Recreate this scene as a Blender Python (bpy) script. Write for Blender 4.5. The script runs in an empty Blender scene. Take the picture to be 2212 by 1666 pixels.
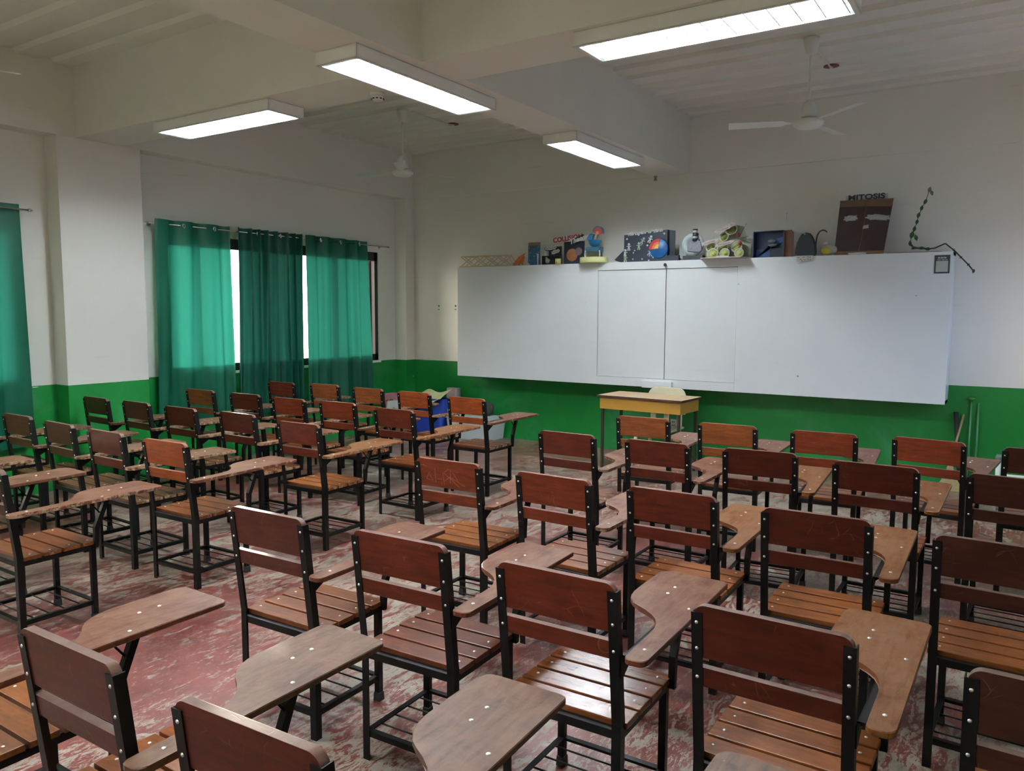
import bpy, bmesh, math, random
from mathutils import Vector, Matrix
R = math.radians
sc = bpy.context.scene
COL = sc.collection
random.seed(7)
PI = math.pi

# ------------------------------------------------------------------ camera
F = Vector((-0.54308268, 0.83431328, -0.09477631))
RT = Vector((0.83786027, 0.54586861, 0.00419967))
UP = Vector((-0.05523925, 0.07712854, 0.99548974))
H = 1.6475
FPX = 1693.09
cam = bpy.data.cameras.new('camera')
co = bpy.data.objects.new('camera', cam)
COL.objects.link(co)
m = Matrix((( RT.x, UP.x, -F.x, 0), (RT.y, UP.y, -F.y, 0), (RT.z, UP.z, -F.z, H), (0, 0, 0, 1)))
co.matrix_world = m
cam.sensor_width = 36
cam.sensor_fit = 'HORIZONTAL'
cam.lens = FPX / 2212 * 36
cam.clip_start = 0.05
sc.camera = co

def at(px, py, Y):
    """the real point on the vertical plane y=Y that was measured at photo position px,py"""
    d = F + RT * ((px - 1106) / FPX) - UP * ((py - 833) / FPX)
    return Vector((0, 0, H)) + d * (Y / d.y)

# ------------------------------------------------------------------ materials
def new_mat(name):
    mt = bpy.data.materials.new(name)
    mt.use_nodes = True
    nt = mt.node_tree
    b = nt.nodes['Principled BSDF']
    return mt, nt, b
def N(nt, t, **kw):
    n = nt.nodes.new('ShaderNode' + t)
    for k, v in kw.items():
        setattr(n, k, v)
    return n
def L(nt, a, b): nt.links.new(a, b)
def inp(n, k, v):
    n.inputs[k].default_value = v
def ramp(nt, fac, stops, interp='LINEAR'):
    r = N(nt, 'ValToRGB')
    r.color_ramp.interpolation = interp
    e = r.color_ramp.elements
    while len(e) < len(stops): e.new(0.5)
    for i, (p, c) in enumerate(stops):
        e[i].position = p
        e[i].color = (c, c, c, 1) if isinstance(c, (int, float)) else (*c[:3], 1)
    L(nt, fac, r.inputs[0])
    return r.outputs[0]
def mixc(nt, f, a, b, mode='MIX'):
    n = N(nt, 'Mix', data_type='RGBA', blend_type=mode)
    for s, v in ((n.inputs[0], f), (n.inputs[6], a), (n.inputs[7], b)):
        if isinstance(v, (int, float)): s.default_value = v
        elif isinstance(v, tuple): s.default_value = (*v[:3], 1)
        else: L(nt, v, s)
    return n.outputs[2]
def mth(nt, op, a, b=None, c=None):
    n = N(nt, 'Math', operation=op)
    for i, v in enumerate((a, b, c)):
        if v is None: continue
        if isinstance(v, (int, float)): n.inputs[i].default_value = v
        else: L(nt, v, n.inputs[i])
    return n.outputs[0]
def objco(nt, scale=(1, 1, 1), rand=False, world=False):
    mp = N(nt, 'Mapping')
    inp(mp, 'Scale', scale)
    if world:
        g = N(nt, 'NewGeometry'); L(nt, g.outputs['Position'], mp.inputs[0])
    else:
        t = N(nt, 'TexCoord'); L(nt, t.outputs['Object'], mp.inputs[0])
    if rand:
        oi = N(nt, 'ObjectInfo')
        cx = N(nt, 'CombineXYZ')
        L(nt, mth(nt, 'MULTIPLY', oi.outputs['Random'], 37.0), cx.inputs[0])
        L(nt, mth(nt, 'MULTIPLY', oi.outputs['Random'], 91.0), cx.inputs[1])
        L(nt, mth(nt, 'MULTIPLY', oi.outputs['Random'], 53.0), cx.inputs[2])
        L(nt, cx.outputs[0], mp.inputs['Location'])
    return mp.outputs[0]
def noise(nt, vec, scale, detail=4, rough=.55, dist=0.):
    n = N(nt, 'TexNoise')
    inp(n, 'Scale', scale); inp(n, 'Detail', detail); inp(n, 'Roughness', rough); inp(n, 'Distortion', dist)
    L(nt, vec, n.inputs['Vector'])
    return n.outputs['Fac']
def bump(nt, h, b, strength=.2, dist=.01):
    n = N(nt, 'Bump'); inp(n, 'Strength', strength); inp(n, 'Distance', dist)
    L(nt, h, n.inputs['Height']); L(nt, n.outputs[0], b.inputs['Normal'])
def simple(name, col, rough=.5, metal=0, noise_amt=.08, nscale=12, coat=0, spec=None):
    mt, nt, b = new_mat(name)
    v = objco(nt)
    n = noise(nt, v, nscale, 3)
    c = mixc(nt, n, tuple(x * (1 - noise_amt) for x in col), tuple(min(1, x * (1 + noise_amt)) for x in col))
    L(nt, c, b.inputs['Base Color'])
    inp(b, 'Roughness', rough); inp(b, 'Metallic', metal)
    if coat: inp(b, 'Coat Weight', coat)
    if spec is not None: inp(b, 'Specular IOR Level', spec)
    return mt
def emis(name, col, s):
    mt, nt, b = new_mat(name)
    inp(b, 'Base Color', (*col, 1)); inp(b, 'Emission Color', (*col, 1)); inp(b, 'Emission Strength', s)
    return mt

GZ = 0.967
def wall_material(chips=True):
    mt, nt, b = new_mat('painted_wall')
    v = objco(nt, world=True)
    sep = N(nt, 'SeparateXYZ'); L(nt, v, sep.inputs[0])
    n1 = noise(nt, v, 1.3, 4)
    n2 = noise(nt, v, 7, 5)
    white = mixc(nt, n1, (.72, .70, .645), (.80, .785, .74))
    vs = objco(nt, (1.5, 1.5, 14), world=True)
    streak = ramp(nt, noise(nt, vs, 1.4, 6, .6), [(.66, 0.), (.74, 1.)])
    white = mixc(nt, mth(nt, 'MULTIPLY', streak, .18), white, (.33, .30, .26))
    gz = noise(nt, v, 2.2, 5, .62)
    # chalk smears on the green paint
    wv = N(nt, 'TexNoise'); inp(wv, 'Scale', 1.6); inp(wv, 'Detail', 8); inp(wv, 'Distortion', 1.6); L(nt, v, wv.inputs['Vector'])
    smear = ramp(nt, wv.outputs['Fac'], [(.5, 0.), (.72, 1.)])
    green = mixc(nt, gz, (.004, .165, .022), (.010, .225, .042))
    green = mixc(nt, mth(nt, 'MULTIPLY', smear, .34), green, (.10, .30, .16))
    # worn-off paint flakes
    vf = objco(nt, (1, 1, 1.6), world=True)
    fl = ramp(nt, noise(nt, vf, 9, 3, .5, .6), [(.745, 0.), (.755, 1.)])
    green = mixc(nt, fl, green, (.50, .62, .50))
    edge = mth(nt, 'ADD', sep.outputs[2], mth(nt, 'MULTIPLY', mth(nt, 'SUBTRACT', n2, .5), .006))
    f = mth(nt, 'GREATER_THAN', edge, GZ)
    L(nt, mixc(nt, f, green, white), b.inputs['Base Color'])
    L(nt, ramp(nt, f, [(0, .34), (1, .5)]), b.inputs['Roughness'])
    bump(nt, n2, b, .12, .004)
    return mt
M = {}
M['wall'] = wall_material()
M['white_paint'] = simple('cream_ceiling_paint', (.75, .735, .68), .55, noise_amt=.07, nscale=2.0)
def floor_material():
    mt, nt, b = new_mat('worn_red_floor')
    v = objco(nt, world=True)
    mp = N(nt, 'Mapping'); inp(mp, 'Scale', (1.75, .62, 1)); inp(mp, 'Rotation', (0, 0, R(-12))); L(nt, v, mp.inputs[0])
    mb = N(nt, 'Mapping'); inp(mb, 'Location', (-.35, .75, 0)); L(nt, v, mb.inputs[0])
    big = noise(nt, mb.outputs[0], .62, 3, .5)
    mid = noise(nt, mp.outputs[0], 12, 9, .74, 1.2)
    fine = noise(nt, mp.outputs[0], 42, 7, .75, 1.)
    s = mth(nt, 'ADD', mth(nt, 'MULTIPLY', big, .50), mth(nt, 'ADD', mth(nt, 'MULTIPLY', mid, .95), mth(nt, 'MULTIPLY', fine, .60)))
    mask = ramp(nt, mth(nt, 'SUBTRACT', s, .53), [(.478, 0.), (.498, 1.)])
    conc = mixc(nt, noise(nt, v, 3, 6, .65), (.23, .18, .135), (.38, .32, .25))
    conc = mixc(nt, ramp(nt, noise(nt, mp.outputs[0], 16, 8, .7), [(.35, 0.), (.62, 1.)]), (.24, .20, .16), conc)
    red = mixc(nt, noise(nt, v, 5, 6, .7), (.12, .026, .02), (.205, .052, .04))
    c = mixc(nt, mask, conc, red)
    dirt = ramp(nt, noise(nt, v, 1.5, 8, .7), [(.38, .55), (.6, 1.)])
    c = mixc(nt, 1.0, c, dirt, 'MULTIPLY')
    L(nt, c, b.inputs['Base Color'])
    L(nt, ramp(nt, mask, [(0, .5), (1, .33)]), b.inputs['Roughness'])
    bump(nt, mid, b, .25, .004)
    return mt
M['floor'] = floor_material()

def wood_mat(name, kind):
    """varnished / worn wood, tinted by the object's own colour"""
    mt, nt, b = new_mat(name)
    oi = N(nt, 'ObjectInfo')
    base = oi.outputs['Color']
    v = objco(nt, (2.2, 16, 16), rand=True)
    if kind == 'top': v = objco(nt, (14, 2.4, 14), rand=True)
    g = noise(nt, v, 3.2, 7, .62, .5)
    v0 = objco(nt, rand=True)
    blot = noise(nt, v0, 6.5, 5, .6)
    c = mixc(nt, ramp(nt, g, [(.28, 0.), (.72, 1.)]), mixc(nt, 1., base, (.52, .46, .42), 'MULTIPLY'), mixc(nt, 1., base, (1.35, 1.28, 1.2), 'MULTIPLY'))
    c = mixc(nt, mth(nt, 'MULTIPLY', ramp(nt, blot, [(.35, 1.), (.6, 0.)]), .3), c, mixc(nt, 1., base, (.45, .4, .4), 'MULTIPLY'))
    # hair scratches
    vs = objco(nt, (5, 40, 40), rand=True)
    vo = N(nt, 'TexVoronoi', feature='DISTANCE_TO_EDGE'); inp(vo, 'Scale', 1.6)
    nd = N(nt, 'TexNoise'); inp(nd, 'Scale', 3.); L(nt, v0, nd.inputs['Vector'])
    mv = N(nt, 'VectorMath', operation='ADD'); L(nt, v0, mv.inputs[0])
    sc_ = N(nt, 'VectorMath', operation='SCALE'); L(nt, nd.outputs['Color'], sc_.inputs[0]); inp(sc_, 'Scale', .5); L(nt, sc_.outputs[0], mv.inputs[1])
    L(nt, mv.outputs[0], vo.inputs['Vector'])
    vo.inputs['Scale'].default_value = 9
    ln = ramp(nt, vo.outputs['Distance'], [(.004, 1.), (.012, 0.)])
    gate = ramp(nt, noise(nt, v0, 11, 2), [(.56, 0.), (.62, 1.)])
    scr = mth(nt, 'MULTIPLY', mth(nt, 'MULTIPLY', ln, gate), .13)
    c = mixc(nt, scr, c, (.46, .26, .17))
    rough = .19 if kind == 'gloss' else .31
    if kind == 'edge':      # rubbed, dusty upper edges, their reflected light painted in as paler tone
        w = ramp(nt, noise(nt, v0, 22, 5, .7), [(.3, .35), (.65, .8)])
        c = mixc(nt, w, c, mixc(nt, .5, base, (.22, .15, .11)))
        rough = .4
    if kind == 'top':       # writing surface worn to bare wood
        w = ramp(nt, mth(nt, 'ADD', mth(nt, 'MULTIPLY', noise(nt, v0, 6.5, 8, .74, .6), .6), mth(nt, 'MULTIPLY', g, .4)), [(.40, .0), (.58, 1.)])
        pale = mixc(nt, .6, base, (.185, .10, .058))
        c = mixc(nt, w, c, pale)
        fk = ramp(nt, noise(nt, v0, 42, 4, .7), [(.66, 0.), (.74, .6)])
        c = mixc(nt, fk, c, (.26, .18, .12))
        rough = .36
    if kind == 'ply':       # sawn plywood side, chipped
        vv = objco(nt, (6, 6, 170), rand=True)
        st = noise(nt, vv, 1.4, 4, .7)
        chip = ramp(nt, mth(nt, 'ADD', noise(nt, v0, 26, 5, .75), mth(nt, 'MULTIPLY', oi.outputs['Random'], .16)), [(.56, 0.), (.68, 1.)])
        c = mixc(nt, mth(nt, 'MULTIPLY', chip, ramp(nt, st, [(.35, .3), (.6, 1.)])), c, (.36, .24, .145))
        rough = .6
    L(nt, c, b.inputs['Base Color'])
    rr = noise(nt, v0, 14, 6, .7)
    L(nt, ramp(nt, rr, [(.3, rough), (.75, rough + .10)]), b.inputs['Roughness'])
    inp(b, 'Specular IOR Level', {'wood': .25, 'gloss': .5, 'edge': .24, 'top': .16, 'ply': .2}[kind]); inp(b, 'Coat Weight', .08 if kind in ('wood',) else .0); inp(b, 'Coat Roughness', .22)
    bump(nt, mth(nt, 'ADD', g, mth(nt, 'MULTIPLY', ln, -.6)), b, .10, .003)
    return mt
M['wood'] = wood_mat('varnished_wood', 'wood')
M['gloss'] = wood_mat('freshly_rubbed_glossy_wood', 'gloss')
M['edge'] = wood_mat('rubbed_edge_painted_sheen', 'edge')
M['top'] = wood_mat('worn_writing_surface', 'top')
M['ply'] = wood_mat('chipped_plywood_edge', 'ply')
M['black_metal'] = simple('black_enamelled_steel', (.0055, .005, .0048), .38, noise_amt=.3, nscale=30, spec=.16)
M['steel'] = simple('bare_steel', (.62, .60, .57), .32, metal=.85)
M['rubber'] = simple('black_rubber', (.012, .012, .012), .7)
M['board'] = None
def board_mat():
    mt, nt, b = new_mat('whiteboard_laminate')
    v = objco(nt, world=True)
    n = noise(nt, v, 2.5, 6, .6)
    c = mixc(nt, n, (.66, .68, .70), (.74, .75, .76))
    vo = N(nt, 'TexVoronoi'); inp(vo, 'Scale', 3.1); L(nt, v, vo.inputs['Vector'])
    d = ramp(nt, vo.outputs['Distance'], [(.022, 1.), (.034, 0.)])
    c = mixc(nt, mth(nt, 'MULTIPLY', d, .75), c, (.10, .10, .11))
    vs = objco(nt, (.7, 1, 6), world=True)
    sm = ramp(nt, noise(nt, vs, 3, 6, .65), [(.6, 0.), (.75, 1.)])
    c = mixc(nt, mth(nt, 'MULTIPLY', sm, .10), c, (.42, .44, .46))
    L(nt, c, b.inputs['Base Color']); inp(b, 'Roughness', .3)
    return mt
M['board'] = board_mat()
M['enamel'] = simple('white_enamel', (.80, .80, .78), .4, noise_amt=.04)
M['fan_white'] = simple('white_fan_enamel', (.70, .70, .66), .35, noise_amt=.05)
M['chrome'] = simple('chrome', (.75, .75, .75), .18, metal=1)
M['tube'] = emis('fluorescent_tube_glow', (.86, .95, 1.0), 125)
M['reflector'] = simple('white_reflector', (.86, .88, .90), .3, noise_amt=.02)
M['dark_alu'] = simple('dark_bronze_aluminium', (.010, .008, .008), .35)
def curtain_mat(name, c0, c1, trans):
    mt, nt, b = new_mat(name)
    nt.nodes.remove(b)
    out = nt.nodes['Material Output']
    v = objco(nt, (60, 60, 60), world=True)
    n = noise(nt, v, 6, 2)
    v2 = objco(nt, world=True)
    c = mixc(nt, n, c0, c1)
    d = N(nt, 'BsdfDiffuse'); L(nt, c, d.inputs[0])
    t = N(nt, 'BsdfTranslucent'); inp(t, 'Color', (*trans, 1))
    mx = N(nt, 'MixShader'); inp(mx, 0, .42)
    L(nt, d.outputs[0], mx.inputs[1]); L(nt, t.outputs[0], mx.inputs[2])
    gl = N(nt, 'BsdfGlossy'); inp(gl, 'Roughness', .45); inp(gl, 'Color', (.5, .6, .55, 1))
    m2 = N(nt, 'MixShader'); inp(m2, 0, .04)
    L(nt, mx.outputs[0], m2.inputs[1]); L(nt, gl.outputs[0], m2.inputs[2])
    L(nt, m2.outputs[0], out.inputs[0])
    return mt
M['curtain'] = curtain_mat('green_curtain_cloth', (.006, .115, .062), (.010, .150, .082), (.010, .105, .085))
M['curtain_mid'] = curtain_mat('soft_green_curtain_cloth', (.006, .10, .056), (.010, .135, .076), (.006, .060, .048))
M['curtain_dense'] = curtain_mat('dark_green_curtain_cloth', (.005, .085, .050), (.008, .11, .066), (.002, .018, .0145))
def glass_mat():
    mt, nt, b = new_mat('window_glass')
    nt.nodes.remove(b)
    out = nt.nodes['Material Output']
    tr = N(nt, 'BsdfTransparent'); inp(tr, 'Color', (.90, .93, .92, 1))
    gl = N(nt, 'BsdfGlossy'); inp(gl, 'Roughness', .03)
    fr = N(nt, 'Fresnel'); inp(fr, 'IOR', 1.45)
    mx = N(nt, 'MixShader'); L(nt, fr.outputs[0], mx.inputs[0]); L(nt, tr.outputs[0], mx.inputs[1]); L(nt, gl.outputs[0], mx.inputs[2])
    L(nt, mx.outputs[0], out.inputs[0])
    return mt
M['glass'] = glass_mat()
def C_(name, col, rough=.6, **k):
    if name not in M: M[name] = simple(name, col, rough, **k)
    return M[name]

# ------------------------------------------------------------------ mesh helpers
def box(bm, x0, x1, y0, y1, z0, z1, mat=0, bev=0, rot=None):
    vs = [bm.verts.new((x, y, z)) for x in (x0, x1) for y in (y0, y1) for z in (z0, z1)]
    fs = []
    for f in ((0, 1, 3, 2), (4, 6, 7, 5), (0, 4, 5, 1), (2, 3, 7, 6), (0, 2, 6, 4), (1, 5, 7, 3)):
        fc = bm.faces.new([vs[i] for i in f]); fc.material_index = mat; fs.append(fc)
    if rot is not None:
        bmesh.ops.transform(bm, matrix=rot, verts=vs)
    if bev:
        es = list({e for f in fs for e in f.edges})
        r = bmesh.ops.bevel(bm, geom=es, offset=bev, segments=2, affect='EDGES', profile=.6)
        for f in r['faces']: f.material_index = mat
    return vs
def tube(bm, p0, p1, r0, r1=None, n=12, mat=0, cap=True, smooth=True):
    p0, p1 = Vector(p0), Vector(p1)
    r1 = r0 if r1 is None else r1
    d = (p1 - p0).normalized()
    a = d.orthogonal().normalized(); b = d.cross(a)
    A = [bm.verts.new(p0 + (a * math.cos(2 * PI * i / n) + b * math.sin(2 * PI * i / n)) * r0) for i in range(n)]
    B = [bm.verts.new(p1 + (a * math.cos(2 * PI * i / n) + b * math.sin(2 * PI * i / n)) * r1) for i in range(n)]
    for i in range(n):
        f = bm.faces.new((A[i], A[(i + 1) % n], B[(i + 1) % n], B[i])); f.material_index = mat; f.smooth = smooth
    if cap:
        f = bm.faces.new(A[::-1]); f.material_index = mat
        f = bm.faces.new(B); f.material_index = mat
def polytube(bm, pts, r, n=8, mat=0):
    for a, b in zip(pts[:-1], pts[1:]):
        tube(bm, a, b, r, n=n, mat=mat)
def prism(bm, pts, axis, d0, d1, mat=0, smooth_side=False):
    """extrude a 2D outline; axis names the extrusion axis"""
    def P(u, v, d):
        return {'x': (d, u, v), 'y': (u, d, v), 'z': (u, v, d)}[axis]
    A = [bm.verts.new(P(u, v, d0)) for u, v in pts]
    B = [bm.verts.new(P(u, v, d1)) for u, v in pts]
    n = len(pts); out = []
    for i in range(n):
        f = bm.faces.new((A[i], A[(i + 1) % n], B[(i + 1) % n], B[i])); f.material_index = mat; f.smooth = smooth_side; out.append(f)
    f = bm.faces.new(A[::-1]); f.material_index = mat; out.append(f)
    f = bm.faces.new(B); f.material_index = mat; out.append(f)
    return A + B, out
def lathe(bm, prof, c=(0, 0, 0), n=24, mat=0, axis='z'):
    rings = []
    for r, z in prof:
        ring = []
        for i in range(n):
            a = 2 * PI * i / n
            p = (r * math.cos(a), r * math.sin(a), z) if axis == 'z' else (r * math.cos(a), -z, r * math.sin(a))
            ring.append(bm.verts.new((c[0] + p[0], c[1] + p[1], c[2] + p[2])))
        rings.append(ring)
    for a, b in zip(rings[:-1], rings[1:]):
        for i in range(n):
            f = bm.faces.new((a[i], a[(i + 1) % n], b[(i + 1) % n], b[i])); f.material_index = mat; f.smooth = True
    for rg, fl in ((rings[0], True), (rings[-1], False)):
        try:
            f = bm.faces.new(rg[::-1] if fl else rg); f.material_index = mat
        except ValueError: pass
def sphere(bm, c, r, mat=0, sx=1, sy=1, sz=1, n=16):
    k = bmesh.ops.create_uvsphere(bm, u_segments=n, v_segments=max(6, n // 2), radius=r)
    vs = k['verts']
    bmesh.ops.transform(bm, matrix=Matrix.Translation(c) @ Matrix.Diagonal((sx, sy, sz, 1)), verts=vs)
    for f in {f for v in vs for f in v.link_faces}: f.material_index = mat; f.smooth = True
def obj(name, bm, mats, parent=None, col=None, loc=None, rot=None):
    bmesh.ops.recalc_face_normals(bm, faces=bm.faces)
    me = bpy.data.meshes.new(name)
    bm.to_mesh(me); bm.free()
    for mm in (mats if isinstance(mats, (list, tuple)) else [mats]): me.materials.append(mm)
    o = bpy.data.objects.new(name, me)
    COL.objects.link(o)
    if parent: o.parent = parent
    if col: o.color = (*col, 1)
    if loc is not None: o.location = loc
    if rot is not None: o.rotation_euler = rot
    return o
def BM(): return bmesh.new()
def thing(name, label, cat, loc=(0, 0, 0), rz=0, group=None):
    o = bpy.data.objects.new(name, None); COL.objects.link(o)
    o.location = loc; o.rotation_euler = (0, 0, rz); o.empty_display_size = .1
    o['label'] = label; o['category'] = cat
    if group: o['group'] = group
    return o
def tag(o, label, cat, group=None, kind=None):
    o['label'] = label; o['category'] = cat
    if group: o['group'] = group
    if kind: o['kind'] = kind
    return o
def struct(name, bm, mt, parent=None, label=None, cat=None):
    o = obj(name, bm, mt, parent)
    if parent is None:
        o['kind'] = 'structure'
        if label: o['label'] = label
        if cat: o['category'] = cat
    return o
def lettering(name, s, size, mt, parent, loc, rot=(PI / 2, 0, 0), ext=.001, align='CENTER', shear=0, offset=0):
    cu = bpy.data.curves.new(name, 'FONT')
    cu.body = s; cu.size = size; cu.extrude = ext; cu.align_x = align; cu.align_y = 'CENTER'; cu.shear = shear; cu.offset = offset
    cu.resolution_u = 3
    tmp = bpy.data.objects.new(name, cu); COL.objects.link(tmp)
    bpy.context.view_layer.update()
    me = bpy.data.meshes.new_from_object(tmp)
    bpy.data.objects.remove(tmp)
    me.materials.clear(); me.materials.append(mt)
    o = bpy.data.objects.new(name, me); COL.objects.link(o)
    o.parent = parent; o.location = loc; o.rotation_euler = rot
    return o

# ------------------------------------------------------------------ room
D = 8.442; XL = -7.32; XR = .66; YB = -2.1; ZB = 3.157; ZD = 3.757
WT = .16
# floor
b = BM(); box(b, XL - WT, XR + WT, YB - WT, D + WT, -.1, 0); struct('floor', b, M['floor'], label='worn concrete floor with flaking red paint', cat='floor')
# front wall + shallow cornice groove
b = BM(); box(b, XL - WT, XR + WT, D, D + WT, 0, ZB)
box(b, XL - WT, XR + WT, D - .024, D + WT, ZB, ZD + .12)
struct('wall_front', b, M['wall'], label='front wall, white above green paint, behind the whiteboard', cat='wall')
b = BM(); box(b, XL - WT, XR + WT, YB - WT, YB, 0, ZD + .12); struct('wall_back', b, M['wall'], label='back wall behind the camera', cat='wall')
# left wall with two window openings
W1 = (4.80, 7.93); W2 = (.35, 3.34); WZ = (.975, 2.42)
b = BM()
box(b, XL - WT, XL, YB, D, 0, WZ[0]); box(b, XL - WT, XL, YB, D, WZ[1], ZB)
for y0, y1 in ((YB, W2[0]), (W2[1], W1[0]), (W1[1], D)): box(b, XL - WT, XL, y0, y1, WZ[0], WZ[1])
struct('wall_left', b, M['wall'], label='window wall, white above green paint', cat='wall')
b = BM(); box(b, XL - WT, XL + .2, YB, D - .024, ZB, ZD + .12)
struct('trim_1', b, M['wall'], label='deep edge beam above the curtained windows', cat='beam')
for i, (x0, x1, y0, y1) in enumerate(((XL - .05, XL + .2, 3.675, 4.45), (XL - .05, XL + .2, 8.265, D + .02), (XL - .05, XL + .2, -.65, .12))):
    b = BM(); box(b, x0, x1, y0, y1, 0, ZB, bev=.004)
    struct('trim_%d' % (i + 2), b, M['wall'], label=('pillar between the two curtained windows', 'narrow column in the front corner', 'pillar at the rear of the window wall')[i], cat='pillar')
# right wall with door and high windows (daylight side, outside the frame)
b = BM()
box(b, XR, XR + WT, YB, 5.9, 0, ZD + .12); box(b, XR, XR + WT, 7.75, D, 0, ZD + .12)
box(b, XR, XR + WT, 5.9, 7.75, 0, 1.1); box(b, XR, XR + WT, 5.9, 7.75, 2.3, ZD + .12)
struct('wall_right', b, M['wall'], label='corridor wall with a window near the board', cat='wall')
# ceiling deck, ribs running across
b = BM()
pts = []
y = YB - .1
while y < D + .1:
    pts += [(y, ZD), (y + .17, ZD), (y + .195, ZD + .032), (y + .285, ZD + .032)]
    y += .31
pts += [(y, ZD), (y, ZD + .12), (YB - .1, ZD + .12)]
prism(b, pts, 'x', XL - .02, XR + .02)
struct('ceiling', b, M['white_paint'], label='cream painted ribbed steel deck ceiling', cat='ceiling')
b = BM(); box(b, XL + .2, XR, -.53, -.09, ZB, ZD + .1, bev=.003)
struct('trim_7', b, M['white_paint'], label='cross beam above the camera', cat='beam')
BX = (-3.585, -3.165); AY = (3.845, 4.285)
b = BM(); box(b, XL + .2, XR, AY[0], AY[1], ZB, ZD + .1, bev=.003)
struct('trim_5', b, M['white_paint'], label='cross beam carrying two ceiling lights', cat='beam')
b = BM(); box(b, BX[0], BX[1], YB, -.53, ZB, ZD + .1); box(b, BX[0], BX[1], -.09, AY[0], ZB, ZD + .1); box(b, BX[0], BX[1], AY[1], D - .024, ZB, ZD + .1)
struct('trim_6', b, M['white_paint'], label='lengthwise beam running to the front wall', cat='beam')

# windows
def window(name, y0, y1, mull, label):
    t = thing(name, label, 'window'); t['kind'] = 'structure'
    z0, z1 = WZ
    xo, xi = XL - .09, XL - .012
    b = BM(); fw = .115; fs_ = .058
    box(b, xo, xi, y0, y1, z0, z0 + fw * .75); box(b, xo, xi, y0, y1, z1 - fw, z1)
    box(b, xo, xi, y0, y0 + fs_, z0, z1); box(b, xo, xi, y1 - fs_, y1, z0, z1)
    for ym in mull: box(b, xo + .01, xi - .015, ym - .03, ym + .03, z0, z1)
    obj('window_frame', b, M['dark_alu'], t)
    b = BM(); box(b, xo + .03, xo + .036, y0 + .02, y1 - .02, z0 + .02, z1 - .02)
    obj('glass_pane', b, M['glass'], t)
    b = BM(); box(b, XL - .02, XL + .012, y0 - .03, y1 + .03, z0 - .03, z0, bev=.003)
    obj('window_sill', b, M['enamel'], t)
    return t
window('window_1', *W1, (5.2, 6.1, 7.16), 'dark framed sliding window behind the three green curtains by the corner')
window('window_2', *W2, (1.2, 2.0, 2.6), 'dark framed window behind the cropped green curtain')

b = BM(); box(b, XL - 1.15, XL - WT, YB, D + .6, 2.62, 2.74)
struct('trim_8', b, M['white_paint'], label='concrete eave outside the windows', cat='eave')
b = BM(); box(b, -60, XL - WT, -40, 60, -3.6, -3.5)
struct('ground_outside', b, simple('outside_ground', (.22, .19, .15), .9), label='ground seen outside the windows', cat='ground')
# curtain rods and curtains
XC = XL + .105; ZR = 2.492
def rod(y0, y1, label):
    t = thing('curtain_rod', label, 'curtain rod', (XC, y0, ZR))
    b = BM(); tube(b, (0, 0, 0), (0, y1 - y0, 0), .008, n=10)
    obj('rod', b, M['chrome'], t)
    for yy in (0, y1 - y0):
        b = BM(); s = -1 if yy == 0 else 1
        tube(b, (0, yy, 0), (0, yy + s * .035, 0), .013, .004, n=10); sphere(b, (0, yy + s * .012, 0), .014, n=10)
        obj('finial', b, M['chrome'], t)
    for yy in (.07, y1 - y0 - .07):
        b = BM(); tube(b, (-.098, yy, 0), (.004, yy, 0), .006, n=8); tube(b, (-.104, yy, 0), (-.098, yy, 0), .022, n=14)
        obj('bracket', b, M['chrome'], t)
rod(4.56, 8.02, 'silver curtain rod holding three green curtains')
rod(.2, 3.46, 'silver curtain rod at the photo edge before the pillar')
def curtain(y0, y1, nw, amp, yb0, yb1, zb, label, seed, grom, tight=0., mt='curtain'):
    rnd = random.Random(seed)
    t = thing('curtain', label, 'curtain', (XC, y0, zb))
    b = BM()
    nu, nv = 150, 26
    ph = [rnd.uniform(-.5, .5) for _ in range(40)]
    top = ZR + .045
    grid = []
    for j in range(nv + 1):
        v = j / nv; z = zb + (top - zb) * (1 - v)
        row = []
        k = v ** .8
        ya, yb_ = y0 + (yb0 - y0) * k, y1 + (yb1 - y1) * k
        for i in range(nu + 1):
            u = i / nu
            uu = u + .02 * math.sin(2 * PI * u * 2 + seed) * (1 + v)
            w = math.sin(2 * PI * nw * uu + .3 * math.sin(2 * PI * u * 3 + seed))
            w = math.copysign(abs(w) ** .75, w)
            w2 = .35 * math.sin(2 * PI * nw * 2.3 * u + seed * 1.7 + v * 1.2) * v
            a = amp * (1 + .25 * math.sin(u * 9 + seed) * v)
            x = a * (w + w2) + .012 * math.sin(3 * v + u * 5)
            yy = ya + (yb_ - ya) * u + tight * .012 * math.cos(2 * PI * nw * uu)
            row.append(b.verts.new((max(x, -.088), yy - y0, z - zb)))
        grid.append(row)
    for j in range(nv):
        for i in range(nu):
            f = b.faces.new((grid[j][i], grid[j][i + 1], grid[j + 1][i + 1], grid[j + 1][i])); f.smooth = True
    obj('cloth', b, M[mt], t)
    for g in grom:
        bb = BM()
        rr, r2 = .021, .006
        n, m_ = 18, 8
        rg = []
        for i in range(n):
            a = 2 * PI * i / n
            rg.append([bb.verts.new(((r2 * math.sin(2 * PI * q / m_)), (rr + r2 * math.cos(2 * PI * q / m_)) * math.cos(a), (rr + r2 * math.cos(2 * PI * q / m_)) * math.sin(a))) for q in range(m_)])
        for i in range(n):
            for q in range(m_):
                f = bb.faces.new((rg[i][q], rg[(i + 1) % n][q], rg[(i + 1) % n][(q + 1) % m_], rg[i][(q + 1) % m_])); f.smooth = True
        obj('grommet', bb, M['chrome'], t, loc=(.035 if tight < .5 else .02, g - y0, ZR - zb - .004), rot=(0, 0, R(25)))
    return t
curtain(4.62, 5.50, 3, .026, 4.58, 5.50, .50, 'bright green curtain lit from behind, beside the pillar', 1, (4.93, 5.29), .2)
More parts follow.
